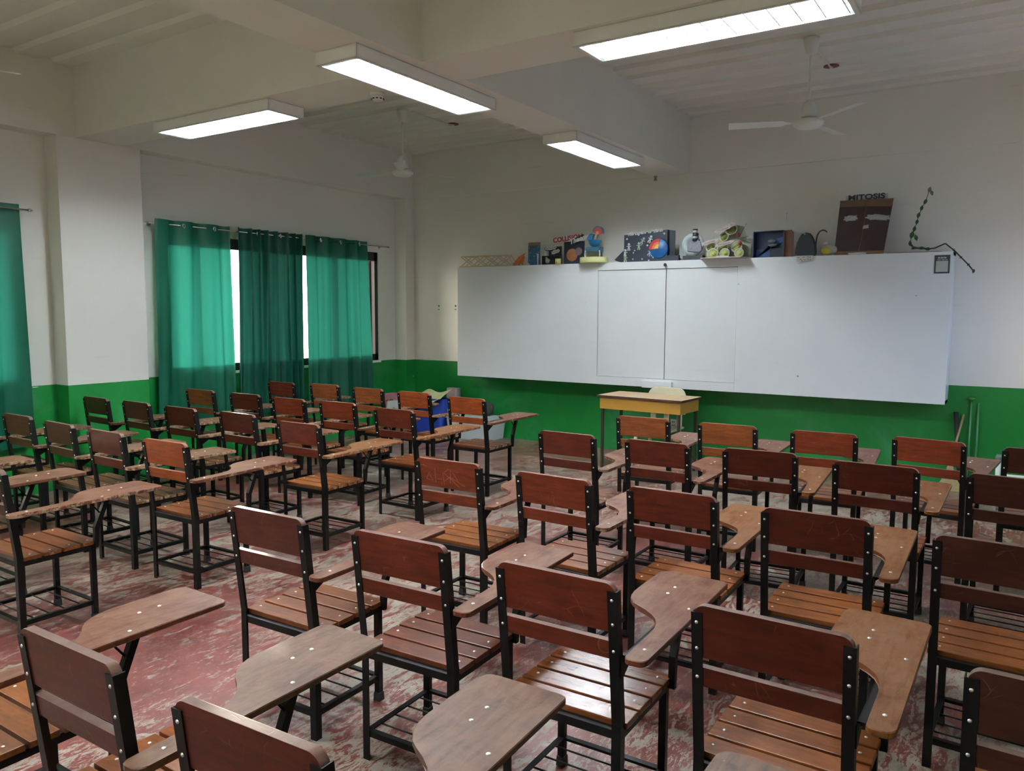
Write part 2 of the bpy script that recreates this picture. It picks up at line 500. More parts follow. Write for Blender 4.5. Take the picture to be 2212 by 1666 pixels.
curtain(5.57, 6.55, 7.5, .045, 5.55, 6.53, .47, 'dark green tightly gathered curtain, middle of the three', 2, (5.86, 6.18), 1., 'curtain_dense')
curtain(6.56, 7.62, 4, .03, 6.56, 7.68, .43, 'pale-lit green curtain nearest the front corner', 3, (6.78, 7.11, 7.44), .2, 'curtain_mid')
curtain(2.3, 3.40, 3, .03, 2.3, 3.42, .45, 'green curtain cut off by the photo edge, before the pillar', 4, (2.7, 3.1), .2)

# ------------------------------------------------------------------ whiteboard
bx0, bx1, bz0, bz1 = -6.110, -.565, .812, 2.196
BYF = D - .35      # board front face
t = thing('whiteboard', 'wide white sliding writing board with two central doors on the front wall', 'whiteboard', (0, 0, 0))
cx0, cx1, cz0, cz1 = -4.105, -2.50, .905, 2.112
b = BM(); box(b, bx0, bx1, D - .045, D - .001, bz0, bz1); box(b, cx0, cx1, BYF, D - .045, cz1, bz1); box(b, cx0, cx1, BYF, D - .045, bz0, cz0)
box(b, bx0, bx1, BYF + .02, D - .045, bz0, bz0 + .03); box(b, bx0, bx1, BYF + .02, D - .045, bz1 - .03, bz1)
obj('cabinet_frame', b, M['board'], t)
for (x0, x1) in ((bx0, cx0), (cx1, bx1)):
    b = BM(); box(b, x0, x1, BYF, BYF + .018, bz0, bz1, bev=.003); box(b, x0 if x0 == bx0 else x1 - .018, (x0 + .018) if x0 == bx0 else x1, BYF + .018, D - .045, bz0, bz1)
    obj('fixed_panel', b, M['board'], t)
mid = -3.283
for (x0, x1) in ((cx0 + .004, mid - .004), (mid + .004, cx1 - .004)):
    b = BM(); box(b, x0, x1, BYF + .012, BYF + .03, cz0 + .003, cz1 - .004, bev=.002)
    obj('sliding_door', b, M['board'], t)
b = BM(); box(b, mid - .02, mid + .02, BYF + .032, BYF + .036, cz0, cz1)
obj('door_gap', b, C_('gap_dark', (.04, .04, .04)), t)
b = BM(); box(b, -3.519, -3.175, BYF - .05, BYF, bz0 - .004, .882, bev=.003)
obj('chalk_ledge', b, M['board'], t)
b = BM(); lathe(b, [(.004, .0), (.004, .02), (.016, .024), (.018, .03), (.008, .036)], axis='y', n=14)
obj('hook', b, C_('dark_knob', (.03, .035, .03), .4), t, loc=(mid, BYF, 2.150))
# notice with its code square left blank
t = thing('notice_label', 'small black framed notice stuck on the top corner of the whiteboard', 'label', at(2035, 571, BYF - .002))
hw, hh = .062, .082
b = BM(); box(b, -hw, hw, -.001, .002, -hh, hh); obj('backing', b, C_('label_black', (.022, .03, .028), .4), t)
b = BM(); box(b, -hw + .014, hw - .014, -.002, 0, -hh + .014, hh - .052); obj('blank_square', b, C_('label_grey', (.42, .45, .43), .5), t)
b = BM()
for i, (x0, x1) in enumerate(((-.035, -.018), (-.014, .008), (.012, .032))): box(b, x0, x1, -.002, 0, hh - .03, hh - .018)
box(b, -.04, -.012, -.002, 0, hh - .045, hh - .039); box(b, -.004, .018, -.002, 0, hh - .045, hh - .039); box(b, .024, .04, -.002, 0, hh - .045, hh - .039)
obj('printed_line', b, C_('label_grey', (.42, .45, .43)), t)
# outlet and small wall fittings
t = thing('wall_outlet', 'white power outlet on the green wall under the whiteboard', 'outlet', at(1455, 915, D) - Vector((0, .004, 0)))
b = BM(); box(b, -.036, .036, -.006, .004, -.05, .05, bev=.003); obj('cover_plate', b, C_('outlet_white', (.62, .62, .58), .4), t)
b = BM(); [box(b, dx - .004, dx + .004, -.008, -.005, z - .009, z + .009) for z in (-.02, .02) for dx in (-.01, .01)]; obj('slots', b, M['rubber'], t)
for i, p in enumerate(((948, 665), (984, 665))):
    t = thing('wall_anchor', ('small dark wall anchor on the white wall near the corner column', 'small dark wall anchor just beside the whiteboard edge')[i], 'anchor', at(*p, D - .002))
    b = BM(); box(b, -.012, .012, -.004, .002, .012, .036, bev=.002); box(b, -.01, .01, -.004, .002, -.03, -.016); obj('clip', b, C_('anchor_grey', (.16, .15, .14)), t)
o = BM(); polytube(o, [(0, 0, .035), (0, -.012, .035), (0, -.012, -.035), (0, 0, -.035)], .003, n=6)
tag(obj('wire_staple', o, M['steel'], loc=at(1700, 467, D)), 'thin wire staple on the bare wall above the board', 'staple')
# switch-like end piece at beam end
o = BM(); lathe(o, [(.02, 0), (.02, -.012), (.012, -.014), (.012, -.03), (.018, -.034), (.018, -.05), (.004, -.052)], n=12)
tag(obj('ceiling_socket', o, C_('socket_grey', (.3, .29, .26)), loc=(-3.55, D - .06, ZB)), 'tiny empty socket under the beam end at the front wall', 'socket')

# ------------------------------------------------------------------ ceiling lights
def fixture_parts(t):
    Lh, Wh, hgt = .70, .165, .078
    b = BM()
    for s in (-1, 1):
        box(b, -Lh, Lh, s * Wh - (.004 if s > 0 else 0), s * Wh + (.004 if s < 0 else 0), 0, hgt)
        box(b, s * Lh - (.004 if s > 0 else 0), s * Lh + (.004 if s < 0 else 0), -Wh, Wh, 0, hgt)
    box(b, -Lh, Lh, -Wh, Wh, hgt - .004, hgt - .001)
    for s in (-1, 1):
        box(b, -Lh, Lh, s * (Wh - .012) - .012, s * (Wh - .012) + .012, 0, .004)
        box(b, s * (Lh - .012) - .012, s * (Lh - .012) + .012, -Wh + .004, Wh - .004, 0, .004)
    obj('housing', b, M['enamel'], t)
    b = BM(); box(b, -Lh + .006, Lh - .006, -Wh + .006, Wh - .006, hgt - .008, hgt - .005)
    obj('reflector', b, M['reflector'], t)
    for yy in (-.075, .075):
        b = BM(); tube(b, (-.61, yy, .050), (.61, yy, .050), .013, n=8, cap=False)
        obj('fluorescent_tube', b, M['tube'], t)
    b = BM()
    for yy in (0, ): box(b, -Lh + .03, Lh - .03, yy - .0015, yy + .0015, .004, .05)
    for s in (-1, 1):   # curved side reflectors
        prism(b, [(s * (Wh - .022), .004), (s * (Wh - .026), .004), (s * (Wh - .036), .045), (s * (Wh - .03), .045)], 'x', -Lh + .03, Lh - .03)
    for i in range(13):
        x = -Lh + .045 + i * (2 * Lh - .09) / 12
        prism(b, [(x - .0035, .004), (x + .0035, .004), (x + .001, .034), (x - .001, .034)], 'y', -Wh + .03, Wh - .03)
    obj('louver', b, M['reflector'], t)
def dup(root, loc, rz=0, label=None):
    r = root.copy(); COL.objects.link(r); r.location = loc; r.rotation_euler = (0, 0, rz)
    if label: r['label'] = label
    for ch in list(root.children):
        c = ch.copy(); COL.objects.link(c); c.parent = r
        for g in ch.children:
            d = g.copy(); COL.objects.link(d); d.parent = c
    return r
LZ = ZB - .079
l0 = thing('ceiling_light', 'louvered fluorescent light on the cross beam near the window pillar', 'ceiling light', (-5.315, 4.045, LZ), 0, 'louvered ceiling lights')
fixture_parts(l0)
dup(l0, (-1.44, 4.045, LZ), 0, 'largest louvered fluorescent light, on the cross beam above the desk-side chairs')
dup(l0, (-3.415, 4.065, LZ), PI / 2, 'louvered fluorescent light where the two ceiling beams cross')
dup(l0, (-3.395, 6.64, LZ), PI / 2, 'smallest louvered light, on the lengthwise beam nearest the whiteboard')
dup(l0, (-3.415, 1.49, LZ), PI / 2, 'light whose glowing tip just shows at the top photo edge')

dup(l0, (-5.315, -.31, LZ), 0, 'light on the rear cross beam near the windows')
dup(l0, (-1.44, -.31, LZ), 0, 'light on the rear cross beam above the camera')
# smoke detector
t = thing('smoke_detector', 'round white smoke detector under the cross beam beside a light', 'smoke detector', (-3.87, 4.21, ZB))
b = BM(); lathe(b, [(.052, 0), (.052, -.012), (.046, -.02)], n=24); obj('base', b, M['fan_white'], t)
b = BM(); lathe(b, [(.044, -.018), (.046, -.034), (.036, -.05), (.03, -.054)], n=24)
obj('cap', b, M['fan_white'], t)
b = BM()
for i in range(10):
    a = 2 * PI * i / 10
    box(b, -.007, .007, -.002, .002, -.045, -.038, rot=Matrix.Rotation(a, 4, 'Z') @ Matrix.Translation((0, -.0425, 0)))
obj('sensor_slots', b, M['rubber'], t)

# ceiling fans
def fan(t, ang, zhub=3.10, col=None):
    top = ZD - zhub
    b = BM(); lathe(b, [(.012, top), (.062, top - .002), (.06, top - .03), (.042, top - .11), (.014, top - .13)], n=24); obj('canopy', b, M['fan_white'], t)
    b = BM(); tube(b, (0, 0, .1), (0, 0, top - .1), .011, n=12); obj('down_rod', b, M['fan_white'], t)
    b = BM(); lathe(b, [(.014, .20), (.03, .19), (.055, .15), (.058, .075), (.05, .065)], n=24); obj('collar', b, M['fan_white'], t)
    b = BM(); lathe(b, [(.05, .06), (.098, .05), (.112, .03), (.11, .012), (.08, -.012), (.03, -.022), (.002, -.023)], n=32); obj('motor', b, M['fan_white'], t)
    for k in range(3):
        b = BM()
        prism(b, [(.10, -.02), (.16, -.022), (.2, -.052), (.60, -.062), (.60, .062), (.2, .052), (.16, .022), (.10, .02)], 'z', -.0015, .0015)
        bmesh.ops.transform(b, matrix=Matrix.Rotation(R(11), 4, 'X'), verts=b.verts)
        o = obj('blade', b, M['fan_white'], t, loc=(0, 0, .032), rot=(0, 0, R(ang + 120 * k)))
t = thing('ceiling_fan', 'white three-blade ceiling fan hanging near the window-side front corner', 'ceiling fan', (-5.62, 6.49, 3.08), 0, 'ceiling fans'); fan(t, 67.5, 3.08)
t = thing('ceiling_fan', 'white three-blade ceiling fan hanging in front of the brown folded box', 'ceiling fan', (-1.495, 6.52, 3.09), 0, 'ceiling fans'); fan(t, 78, 3.09)
t = thing('ceiling_fan', 'fan of which only one blade tip shows at the photo edge', 'ceiling fan', (-5.62, 2.03, 3.09), 0, 'ceiling fans'); fan(t, 67.5, 3.09)
for (x, y, yf, lab) in ((-5.55, 7.28, 6.56, 'round rusty junction plate wired to the window-side ceiling fan'), (-1.51, 7.33, 6.59, 'round red-brown junction plate wired to the fan by the desk-side block')):
    t = thing('junction_plate', lab, 'junction box', (x, y, ZD))
    b = BM(); lathe(b, [(.002, 0), (.062, 0), (.064, -.006), (.05, -.009), (.002, -.009)], n=22); obj('cover', b, C_('rust_red', (.20, .055, .035), .6), t)
    b = BM(); lathe(b, [(.002, -.009), (.016, -.009), (.014, -.02), (.002, -.02)], n=14); obj('nub', b, M['fan_white'], t)
    b = BM(); polytube(b, [(0, -.02, -.014), (0, -.06, -.02), (0, yf - y, -.012)], .007, n=8); obj('conduit', b, M['fan_white'], t)

# ------------------------------------------------------------------ armchairs
YL = lambda z: 0 if z < .435 else -(z - .435) * .114
def lshape(bm, sx, z0, z1, w=.030, th=.0035, back=True, lean=True):
    """angle-iron: rear flange (facing back) and outer side flange; sx=-1/+1"""
    zs = [z0, .435, z1] if z0 < .435 < z1 else [z0, z1]
    prof = [(0, 0), (-w, 0), (-w, th), (-th, th), (-th, w), (0, w)]
    rings = []
    for z in zs:
        yo = YL(z)
        rings.append([bm.verts.new((sx * (.205 + px), yo + py, z)) for px, py in prof])
    n = len(prof)
    for a, c in zip(rings[:-1], rings[1:]):
        for i in range(n): bm.faces.new((a[i], a[(i + 1) % n], c[(i + 1) % n], c[i]))
    bm.faces.new(rings[0]); bm.faces.new(rings[-1])
def rivet(bm, x, y, z, ax, r=.0048, mat=1):
    prof = [(r, 0), (r * .95, .0012), (r * .6, .0024), (.0005, .003)]
    n = 10; rings = []
    for rr, h in prof:
        ring = []
        for i in range(n):
            a = 2 * PI * i / n
            u, v = rr * math.cos(a), rr * math.sin(a)
            p = (x + u, y - h, z + v) if ax == 'y' else (x + u, y + v, z + h)
            ring.append(bm.verts.new(p))
        rings.append(ring)
    for a, c in zip(rings[:-1], rings[1:]):
        for i in range(n):
            f = bm.faces.new((a[i], a[(i + 1) % n], c[(i + 1) % n], c[i])); f.material_index = mat; f.smooth = True
    f = bm.faces.new(rings[-1]); f.material_index = mat
def panel(bm, x0, x1, z0, z1, y0, th, rad, both=False):
    """upright board with rounded upper corners, sheared along the lean; slot 1 on its upper edge"""
    pts = [(x0, z0), (x1, z0)]
    for i in range(11):
        a = PI / 2 * i / 10
        pts.append((x1 - rad + rad * math.cos(a), z1 - rad + rad * math.sin(a)))
    for i in range(11):
        a = PI / 2 + PI / 2 * i / 10
        pts.append((x0 + rad + rad * math.cos(a), z1 - rad + rad * math.sin(a)))
    vs, fs = prism(bm, pts, 'y', y0, y0 + th)
    caps = fs[-2:]
    es = [e for f in caps for e in f.edges]
    bmesh.ops.bevel(bm, geom=list(set(es)), offset=.0035, segments=2, affect='EDGES', profile=.6)
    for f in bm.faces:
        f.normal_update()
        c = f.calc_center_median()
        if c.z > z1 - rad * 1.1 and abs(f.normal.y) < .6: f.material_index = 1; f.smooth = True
    for v in bm.verts: v.co.y += YL(v.co.z)
# tablet outline (chair coordinates)
TX0, TX1, TXN = .043, .296, .232
def tablet_outline():
    P = [(.296, -.055), (.296, .70)]
    def arc(cx, cy, r, a0, a1, n=6): return [(cx + r * math.cos(R(a0 + (a1 - a0) * i / n)), cy + r * math.sin(R(a0 + (a1 - a0) * i / n))) for i in range(n + 1)]
    P = arc(.296 - .028, -.055 + .028, .028, -80, 0, 5)
    P += arc(.296 - .02, .725 - .02, .02, 0, 90, 4)
    P += arc(.043 + .035, .732 - .035, .035, 90, 180, 5)
    P += [(.040, .56), (.042, .46)]
    # S curve in to the neck
    P += [(.046, .425), (.058, .392), (.080, .362), (.110, .338), (.145, .316), (.178, .292), (.203, .262), (.218, .228), (.226, .19), (.229, .14), (.230, .05)]
    P += [(.231, -.040), (.238, -.052), (.248, -.055)]
    return P
def make_chair():
    t = thing('armchair', 'x', 'armchair', (0, 0, 0), 0, 'slatted school armchairs')
    W, E, T, P, K, S = M['wood'], M['edge'], M['top'], M['ply'], M['black_metal'], M['steel']
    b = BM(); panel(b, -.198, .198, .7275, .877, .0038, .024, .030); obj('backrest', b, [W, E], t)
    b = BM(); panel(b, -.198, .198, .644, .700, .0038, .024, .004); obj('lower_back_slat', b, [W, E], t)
    for s in (-1, 1):       # rear angle-iron legs that rise to hold the back
        b = BM(); lshape(b, s, 0, .856)
        for f in b.faces: f.material_index = 0
        for z in (.829, .755, .672): rivet(b, s * .190, YL(z) - .0002, z, 'y')
        obj('leg', b, [K, S], t)
    for s in (-1, 1):
        b = BM(); box(b, s * .205 - (.026 if s > 0 else 0), s * .205 + (.026 if s < 0 else 0), .362, .388, .004, .416, bev=.002)
        lg = obj('leg', b, K, t)
        b = BM(); x = s * .192
        vs = box(b, x - .017, x + .017, .358, .392, 0, .038, bev=.003)
        for v in b.verts:
            if v.co.z > .03: v.co.x = x + (v.co.x - x) * .9; v.co.y = .375 + (v.co.y - .375) * .9
        obj('rubber_foot', b, M['rubber'], lg)
    b = BM()
    for y0, y1 in ((.003, .007), (.386, .390)): box(b, -.203, .203, y0, y1, .390, .417)
    for x0, x1 in ((-.2045, -.2005), (.2005, .2045)): box(b, x0, x1, .003, .39, .390, .417)
    box(b, -.2, .2, .007, .03, .413, .4165); box(b, -.2, .2, .362, .386, .413, .4165)
    box(b, -.2, -.176, .03, .362, .413, .4165); box(b, .176, .2, .03, .362, .413, .4165)
    obj('seat_frame', b, K, t)
    b = BM()
    for k in range(4):
        y0 = .030 + k * .0955
        box(b, -.212, .212, y0, y0 + .0835, .4150, .435, bev=.003)
    ns = len(b.faces)
    for f in b.faces:
        f.normal_update()
        if abs(f.normal.x) > .8: f.material_index = 2
    for k in range(4):
        y0 = .030 + k * .0955
        for x in (-.175, .175): rivet(b, x, y0 + .043, .4352, 'z', .0052, 1)
    obj('seat', b, [W, S, P], t)
    b = BM()
    zb0, zb1 = .090, .112
    for y0, y1 in ((.004, .026), (.364, .386)): box(b, -.2, .2, y0, y1, zb1 - .003, zb1); 
    for y0, y1 in ((.004, .007), (.383, .386)): box(b, -.2, .2, y0, y1, zb0, zb1)
    for s in (-1, 1):
        box(b, s * .2 - (.022 if s > 0 else 0), s * .2 + (.022 if s < 0 else 0), .004, .386, zb1 - .003, zb1)
        box(b, s * .2 - (.003 if s > 0 else 0), s * .2 + (.003 if s < 0 else 0), .004, .386, zb0, zb1)
    for k in range(4):
        y = .08 + k * .077
        tube(b, (-.195, y, zb1 - .008), (.195, y, zb1 - .008), .0035, n=6)
    obj('book_rack', b, K, t)
    # tablet arm
    b = BM()
    vs, fs = prism(b, tablet_outline(), 'z', .656, .674)
    for f in fs[:-2]: f.material_index = 1; f.smooth = False
    caps = [f for f in fs[-2:]]
    bmesh.ops.bevel(b, geom=list({e for f in caps for e in f.edges}), offset=.0025, segments=1, affect='EDGES')
    for f in b.faces:
        f.normal_update()
        f.material_index = 0 if abs(f.normal.z) > .5 else 1
    for x, y in ((.262, .03), (.262, .40), (.150, .50), (.150, .57)): rivet(b, x, y, .6741, 'z', .0062, 2)
    obj('writing_tablet', b, [T, P, S], t)
    b = BM()
    box(b, .206, .232, .0, .50, .651, .6555); box(b, .206, .210, .0, .50, .634, .6555)
    prism(b, [(-.012, .590), (.004, .590), (.075, .630), (.075, .652), (-.012, .652)], 'x', .2052, .209)
    prism(b, [(.205, .6255), (.235, .651), (.205, .651)], 'y', .03, .034)
    box(b, .12, .235, .49, .515, .650, .6555)
    obj('arm_bracket', b, K, t)
    b = BM()
    prism(b, [(.372, .40), (.390, .40), (.398, .50), (.462, .651), (.436, .651), (.374, .51)], 'x', .206, .229)
    tube(b, (.2175, .355, .651), (.2175, .412, .575), .004, n=6)
    obj('arm_strut', b, K, t)
    return t
# tones: (back, seat, tablet)
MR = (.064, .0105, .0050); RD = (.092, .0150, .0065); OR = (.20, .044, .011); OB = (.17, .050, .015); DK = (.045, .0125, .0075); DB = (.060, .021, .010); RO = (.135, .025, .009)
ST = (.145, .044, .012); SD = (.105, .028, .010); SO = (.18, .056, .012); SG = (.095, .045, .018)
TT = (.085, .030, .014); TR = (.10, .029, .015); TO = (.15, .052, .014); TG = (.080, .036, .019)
NM = {MR: 'maroon', RD: 'red-brown', OR: 'orange-brown', OB: 'tan-brown', DK: 'dark brown', DB: 'dull brown', RO: 'reddish-orange'}
CH = {
 'd2': (-6.122, 2.821, 0, DB, SG, TG), 'd3': (-5.465, 2.78, -.05, DK, SG, TG), 'd4': (-4.85, 2.755, -.016, MR, SG, TT), 'd5': (-4.206, 2.745, .033, OR, ST, TR),
 'c1': (-6.792, 3.773, -.037, DB, SG, TG), 'c2': (-6.19, 3.78, -.041, DB, SG, TG), 'c3': (-5.561, 3.765, -.009, MR, SG, TG), 'c4': (-4.906, 3.797, -.001, MR, ST, TR), 'c5': (-4.133, 3.701, .014, RD, SO, TO),
 'b1': (-6.633, 4.704, .032, OB, SG, TG), 'b2': (-5.984, 4.715, .018, MR, ST, TT), 'b3': (-5.369, 4.691, .011, RO, ST, TT), 'b4': (-4.815, 4.735, .025, RO, ST, TT), 'b5': (-4.103, 4.645, -.006, RD, ST, TO),
 'a1': (-6.643, 5.702, .013, RD, ST, TT), 'a2': (-6.085, 5.795, .023, OB, ST, TT), 'a3': (-5.424, 5.745, -.014, OB, ST, TT), 'a4': (-4.815, 5.728, -.032, OR, ST, TR), 'a5': (-4.117, 5.619, -.002, OR, SD, TT),
 'd1': (-6.76, 2.80, 0, DB, SG, TG), 'e3': (-5.645, 1.80, 0, DB, SG, TT), 'e4': (-4.955, 1.77, 0, DB, SG, TT), 'e5': (-4.245, 1.80, 0, DB, ST, TR),
 'r11': (-2.3, 5.322, .054, OB, ST, TR), 'r12': (-1.673, 5.321, .037, OB, ST, TR), 'r13': (-1.045, 5.327, .075, RO, ST, TR), 'r14': (-.444, 5.39, -.10, RO, ST, TR), 'r15': (.138, 5.339, .025, DK, ST, TR),
 'r21': (-2.399, 4.361, -.004, RD, ST, TT), 'r22': (-1.791, 4.372, -.005, RD, ST, TR), 'r23': (-1.199, 4.413, .068, MR, ST, TO), 'r24': (-.594, 4.346, -.006, MR, ST, TO), 'r25': (.016, 4.363, -.06, DK, ST, TR),
 'r31': (-2.454, 3.198, .037, RO, SO, TR), 'r32': (-1.814, 3.18, -.019, RO, ST, TR), 'r33': (-1.233, 3.191, .006, RD, SO, TO), 'r34': (-.631, 3.149, .015, MR, SO, TO), 'r35': (-.02, 3.088, -.039, DK, SO, TO),
 'r41': (-2.39, 1.987, .028, MR, ST, TR), 'r42': (-1.75, 2.016, .036, RD, SD, TR), 'r43': (-1.128, 2.007, .012, RD, ST, TR), 'r44': (-.493, 1.993, -.013, MR, SO, TO), 'r45': (.139, 1.96, -.025, DK, ST, TO),
 'r51': (-2.487, .895, 0, MR, SO, TR), 'r52': (-1.815, .94, .007, MR, SO, TG), 'r53': (-1.183, .941, .041, MR, SO, TG), 'r54': (-.560, .93, 0, MR, SO, TG),
}
ORD = ['first', 'second', 'third', 'fourth', 'fifth']
def chair_label(k, bk):
    c = NM[bk]
    if k[0] == 'r':
        r, i = int(k[1]), int(k[2])
        rows = {1: 'front row', 2: 'second row', 3: 'third row', 4: 'fourth row', 5: 'last row'}
        return '%s slatted armchair, %s from the aisle, %s of the desk-side block' % (c, ORD[i - 1], rows[r])
    rows = {'a': 'front row', 'b': 'second row', 'c': 'third row', 'd': 'fourth row', 'e': 'last row'}
    return '%s slatted armchair, %s from the aisle, %s of the curtain-side block' % (c, ORD[5 - int(k[1])], rows[k[0]])
proto = make_chair()
CHO = {}
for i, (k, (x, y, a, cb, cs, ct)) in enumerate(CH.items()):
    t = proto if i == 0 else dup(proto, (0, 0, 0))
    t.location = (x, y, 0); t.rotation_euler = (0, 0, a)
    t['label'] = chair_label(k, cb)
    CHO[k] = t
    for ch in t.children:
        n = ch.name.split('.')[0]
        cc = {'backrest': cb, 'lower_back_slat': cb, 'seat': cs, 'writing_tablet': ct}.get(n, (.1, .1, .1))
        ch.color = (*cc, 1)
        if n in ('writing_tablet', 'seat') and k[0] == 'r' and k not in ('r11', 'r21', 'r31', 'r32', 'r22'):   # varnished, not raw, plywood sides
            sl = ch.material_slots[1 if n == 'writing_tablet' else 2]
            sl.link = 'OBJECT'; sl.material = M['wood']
for ch in CHO['r43'].children:
    if ch.name.startswith('seat') and len(ch.material_slots) == 3:
        ch.material_slots[0].link = 'OBJECT'; ch.material_slots[0].material = M['gloss']
CHO['r43']['label'] = 'red-brown slatted armchair with bright glare on its seat, fourth row of desk-side block'
# scratched letters on one backrest
CHO['r31']['label'] = 'reddish-orange slatted armchair with letters scratched across its backrest'
b = BM()
def scr(u0, v0, u1, v1, w=.0014):
    # u,v in crop pixels of the backrest (0..1 across, 0..1 down)
    x0, x1 = -.176 + .352 * u0, -.176 + .352 * u1
    z0, z1 = .872 - .140 * v0, .872 - .140 * v1
    d = Vector((x1 - x0, 0, z1 - z0)).normalized(); n = Vector((-d.z, 0, d.x)) * w * .5
    q = [Vector((x0, 0, z0)) - n, Vector((x1, 0, z1)) - n, Vector((x1, 0, z1)) + n, Vector((x0, 0, z0)) + n]
    A = [b.verts.new((p.x, .0036 + YL(p.z), p.z)) for p in q]; B = [b.verts.new((p.x, .0046 + YL(p.z), p.z)) for p in q]
    b.faces.new(A); b.faces.new(B[::-1])
    for i in range(4): b.faces.new((A[i], A[(i + 1) % 4], B[(i + 1) % 4], B[i]))
for s in ((.02, .22, .08, .22), (.07, .2, .10, .27), (.11, .24, .13, .26), (.175, .47, .115, .74), (.115, .74, .235, .77), (.17, .56, .235, .77), (.275, .30, .28, .85), (.31, .70, .395, .69), (.42, .42, .43, .9), (.44, .42, .53, .27), (.44, .45, .55, .64), (.44, .75, .54, .56), (.555, .30, .54, .8), (.53, .56, .70, .74), (.70, .74, .80, .86), (.55, .62, .70, .92), (.60, .38, .68, .68), (.38, .8, .39, .92), (.66, .34, .70, .36)):
    scr(*s)
obj('scratched_letters', b, C_('scratched_wood', (.33, .13, .07), .6), CHO['r31'])

# ------------------------------------------------------------------ teacher's desk and chair
t = thing('teacher_desk', 'small desk with tan top, mustard apron and dark metal legs under the whiteboard', 'desk', (-3.23, 7.575, 0), R(-3))
b = BM(); box(b, -.475, .475, -.25, .25, .752, .775, bev=.002)
for f in b.faces:
    f.normal_update(); f.material_index = 0 if f.normal.z > .7 else 1
obj('desktop', b, [C_('tan_laminate', (.46, .30, .15), .35, noise_amt=.05), C_('dark_edge', (.045, .018, .012), .5)], t)
b = BM()
box(b, -.452, .452, -.228, -.216, .632, .752); box(b, -.452, .452, .216, .228, .632, .752)
box(b, -.452, -.44, -.216, .216, .632, .752); box(b, .44, .452, -.216, .216, .632, .752)
obj('apron', b, C_('mustard_board', (.46, .235, .035), .45), t)
for sx in (-1, 1):
    for sy in (-1, 1):
        b = BM(); box(b, sx * .43 - .0125, sx * .43 + .0125, sy * .205 - .0125, sy * .205 + .0125, 0, .64, bev=.002)
        obj('leg', b, C_('olive_black_steel', (.028, .026, .014), .4), t)
t = thing('plastic_chair', 'cream plastic chair standing behind the desk', 'chair', (-3.19, 7.755, 0), 0)
cr = C_('cream_plastic', (.66, .60, .42), .25)
b = BM(); box(b, -.21, .21, -.22, .2, .40, .425, bev=.01); obj('seat', b, cr, t)
b = BM()
pts = [(-.215, .55), (.215, .55)] + [(.215 - .1 + .1 * math.cos(R(a)), .735 + .1 * math.sin(R(a))) for a in range(0, 91, 15)] + [(-.215 + .1 + .1 * math.cos(R(a)), .735 + .1 * math.sin(R(a))) for a in range(90, 181, 15)]
prism(b, pts, 'y', .0, .022)
for s in (-1, 0, 1): box(b, s * .15 - .03, s * .15 + .03, .004, .018, .42, .56)
for v in b.verts: v.co.y += .20 + .05 * (v.co.z - .42) - .25 * (v.co.x ** 2)
bmesh.ops.bevel(b, geom=list(b.edges), offset=.005, segments=1, affect='EDGES')
obj('backrest', b, cr, t)
for sx in (-1, 1):
    for sy, x, in ((-1, .19), (1, .18)):
        b = BM(); tube(b, (sx * (x + .02), sy * .20 + (.02 * sy), 0), (sx * (x - .02), sy * .17, .41), .018, .022, n=4)
        obj('leg', b, cr, t)
b = BM(); box(b, -.17, .17, -.19, -.175, .34, .40); obj('seat_rail', b, cr, t)

# ------------------------------------------------------------------ leaning sticks, broom, stand
def leaning(p0, p1): return Vector(p0), Vector(p1)
t = thing('broom', 'soft broom with bamboo handle leaning below the whiteboard corner', 'broom', (-.50, 8.25, 0))
b = BM(); tube(b, (-.01, -.03, .22), (.075, .165, .70), .011, .010, n=10); obj('handle', b, C_('bamboo', (.34, .24, .13), .5), t)
b = BM()
prism(b, [(-.02, .25), (.02, .25), (.045, .14), (.12, .0), (-.12, .0), (-.045, .14)], 'y', -.045, -.015)
obj('broom_head', b, C_('broom_fibre', (.42, .32, .16), .8, noise_amt=.3, nscale=60), t)
o = BM(); tube(o, (0, 0, 0), (-.07, .13, .72), .012, .022, n=10)
tag(obj('dustpan_handle', o, M['rubber'], loc=(-.42, 8.27, 0)), 'black tapered handle leaning against the wall behind the broom', 'handle')
for i, (x0, x1, zt, lab) in enumerate(((-.368, -.371, .845, 'pale green pipe with yellowish top on the green wall'), (-.305, -.312, .815, 'pale green pipe beside the yellow-topped one'))):
    o = BM(); tube(o, (0, 0, 0), (x1 - x0, .05, zt), .011, .010, n=10, mat=0)
    if i == 0: lathe(o, [(.011, zt - .01), (.03, zt - .005), (.034, zt + .012), (.012, zt + .022), (.001, zt + .024)], c=(x1 - x0, .035, 0), n=12, mat=1)
    tag(obj('wall_pipe', o, [C_('pale_green_paint', (.05, .26, .09), .4), C_('yellow_green', (.05, .22, .02), .6)], loc=(x0, D - .065, 0)), lab, 'pipe')
t = thing('pipe_stand', 'white pipe stand with grey cap behind the front row beside the photo edge', 'stand', (-.115, 7.6, 0))
pv = C_('white_pvc', (.50, .58, .50), .4)
b = BM(); tube(b, (0, 0, 0), (0, 0, .43), .02, n=14); obj('post', b, pv, t)
b = BM(); lathe(b, [(.024, .42), (.027, .43), (.024, .44), (.027, .45), (.024, .46), (.018, .475), (.002, .476)], n=14); obj('cap', b, C_('cap_grey', (.12, .15, .13), .5), t)
b = BM(); tube(b, (.0, 0, .30), (.45, 0, .30), .018, n=14); obj('cross_bar', b, pv, t)
b = BM(); tube(b, (.45, 0, 0), (.45, 0, .43), .02, n=14); obj('post', b, pv, t)

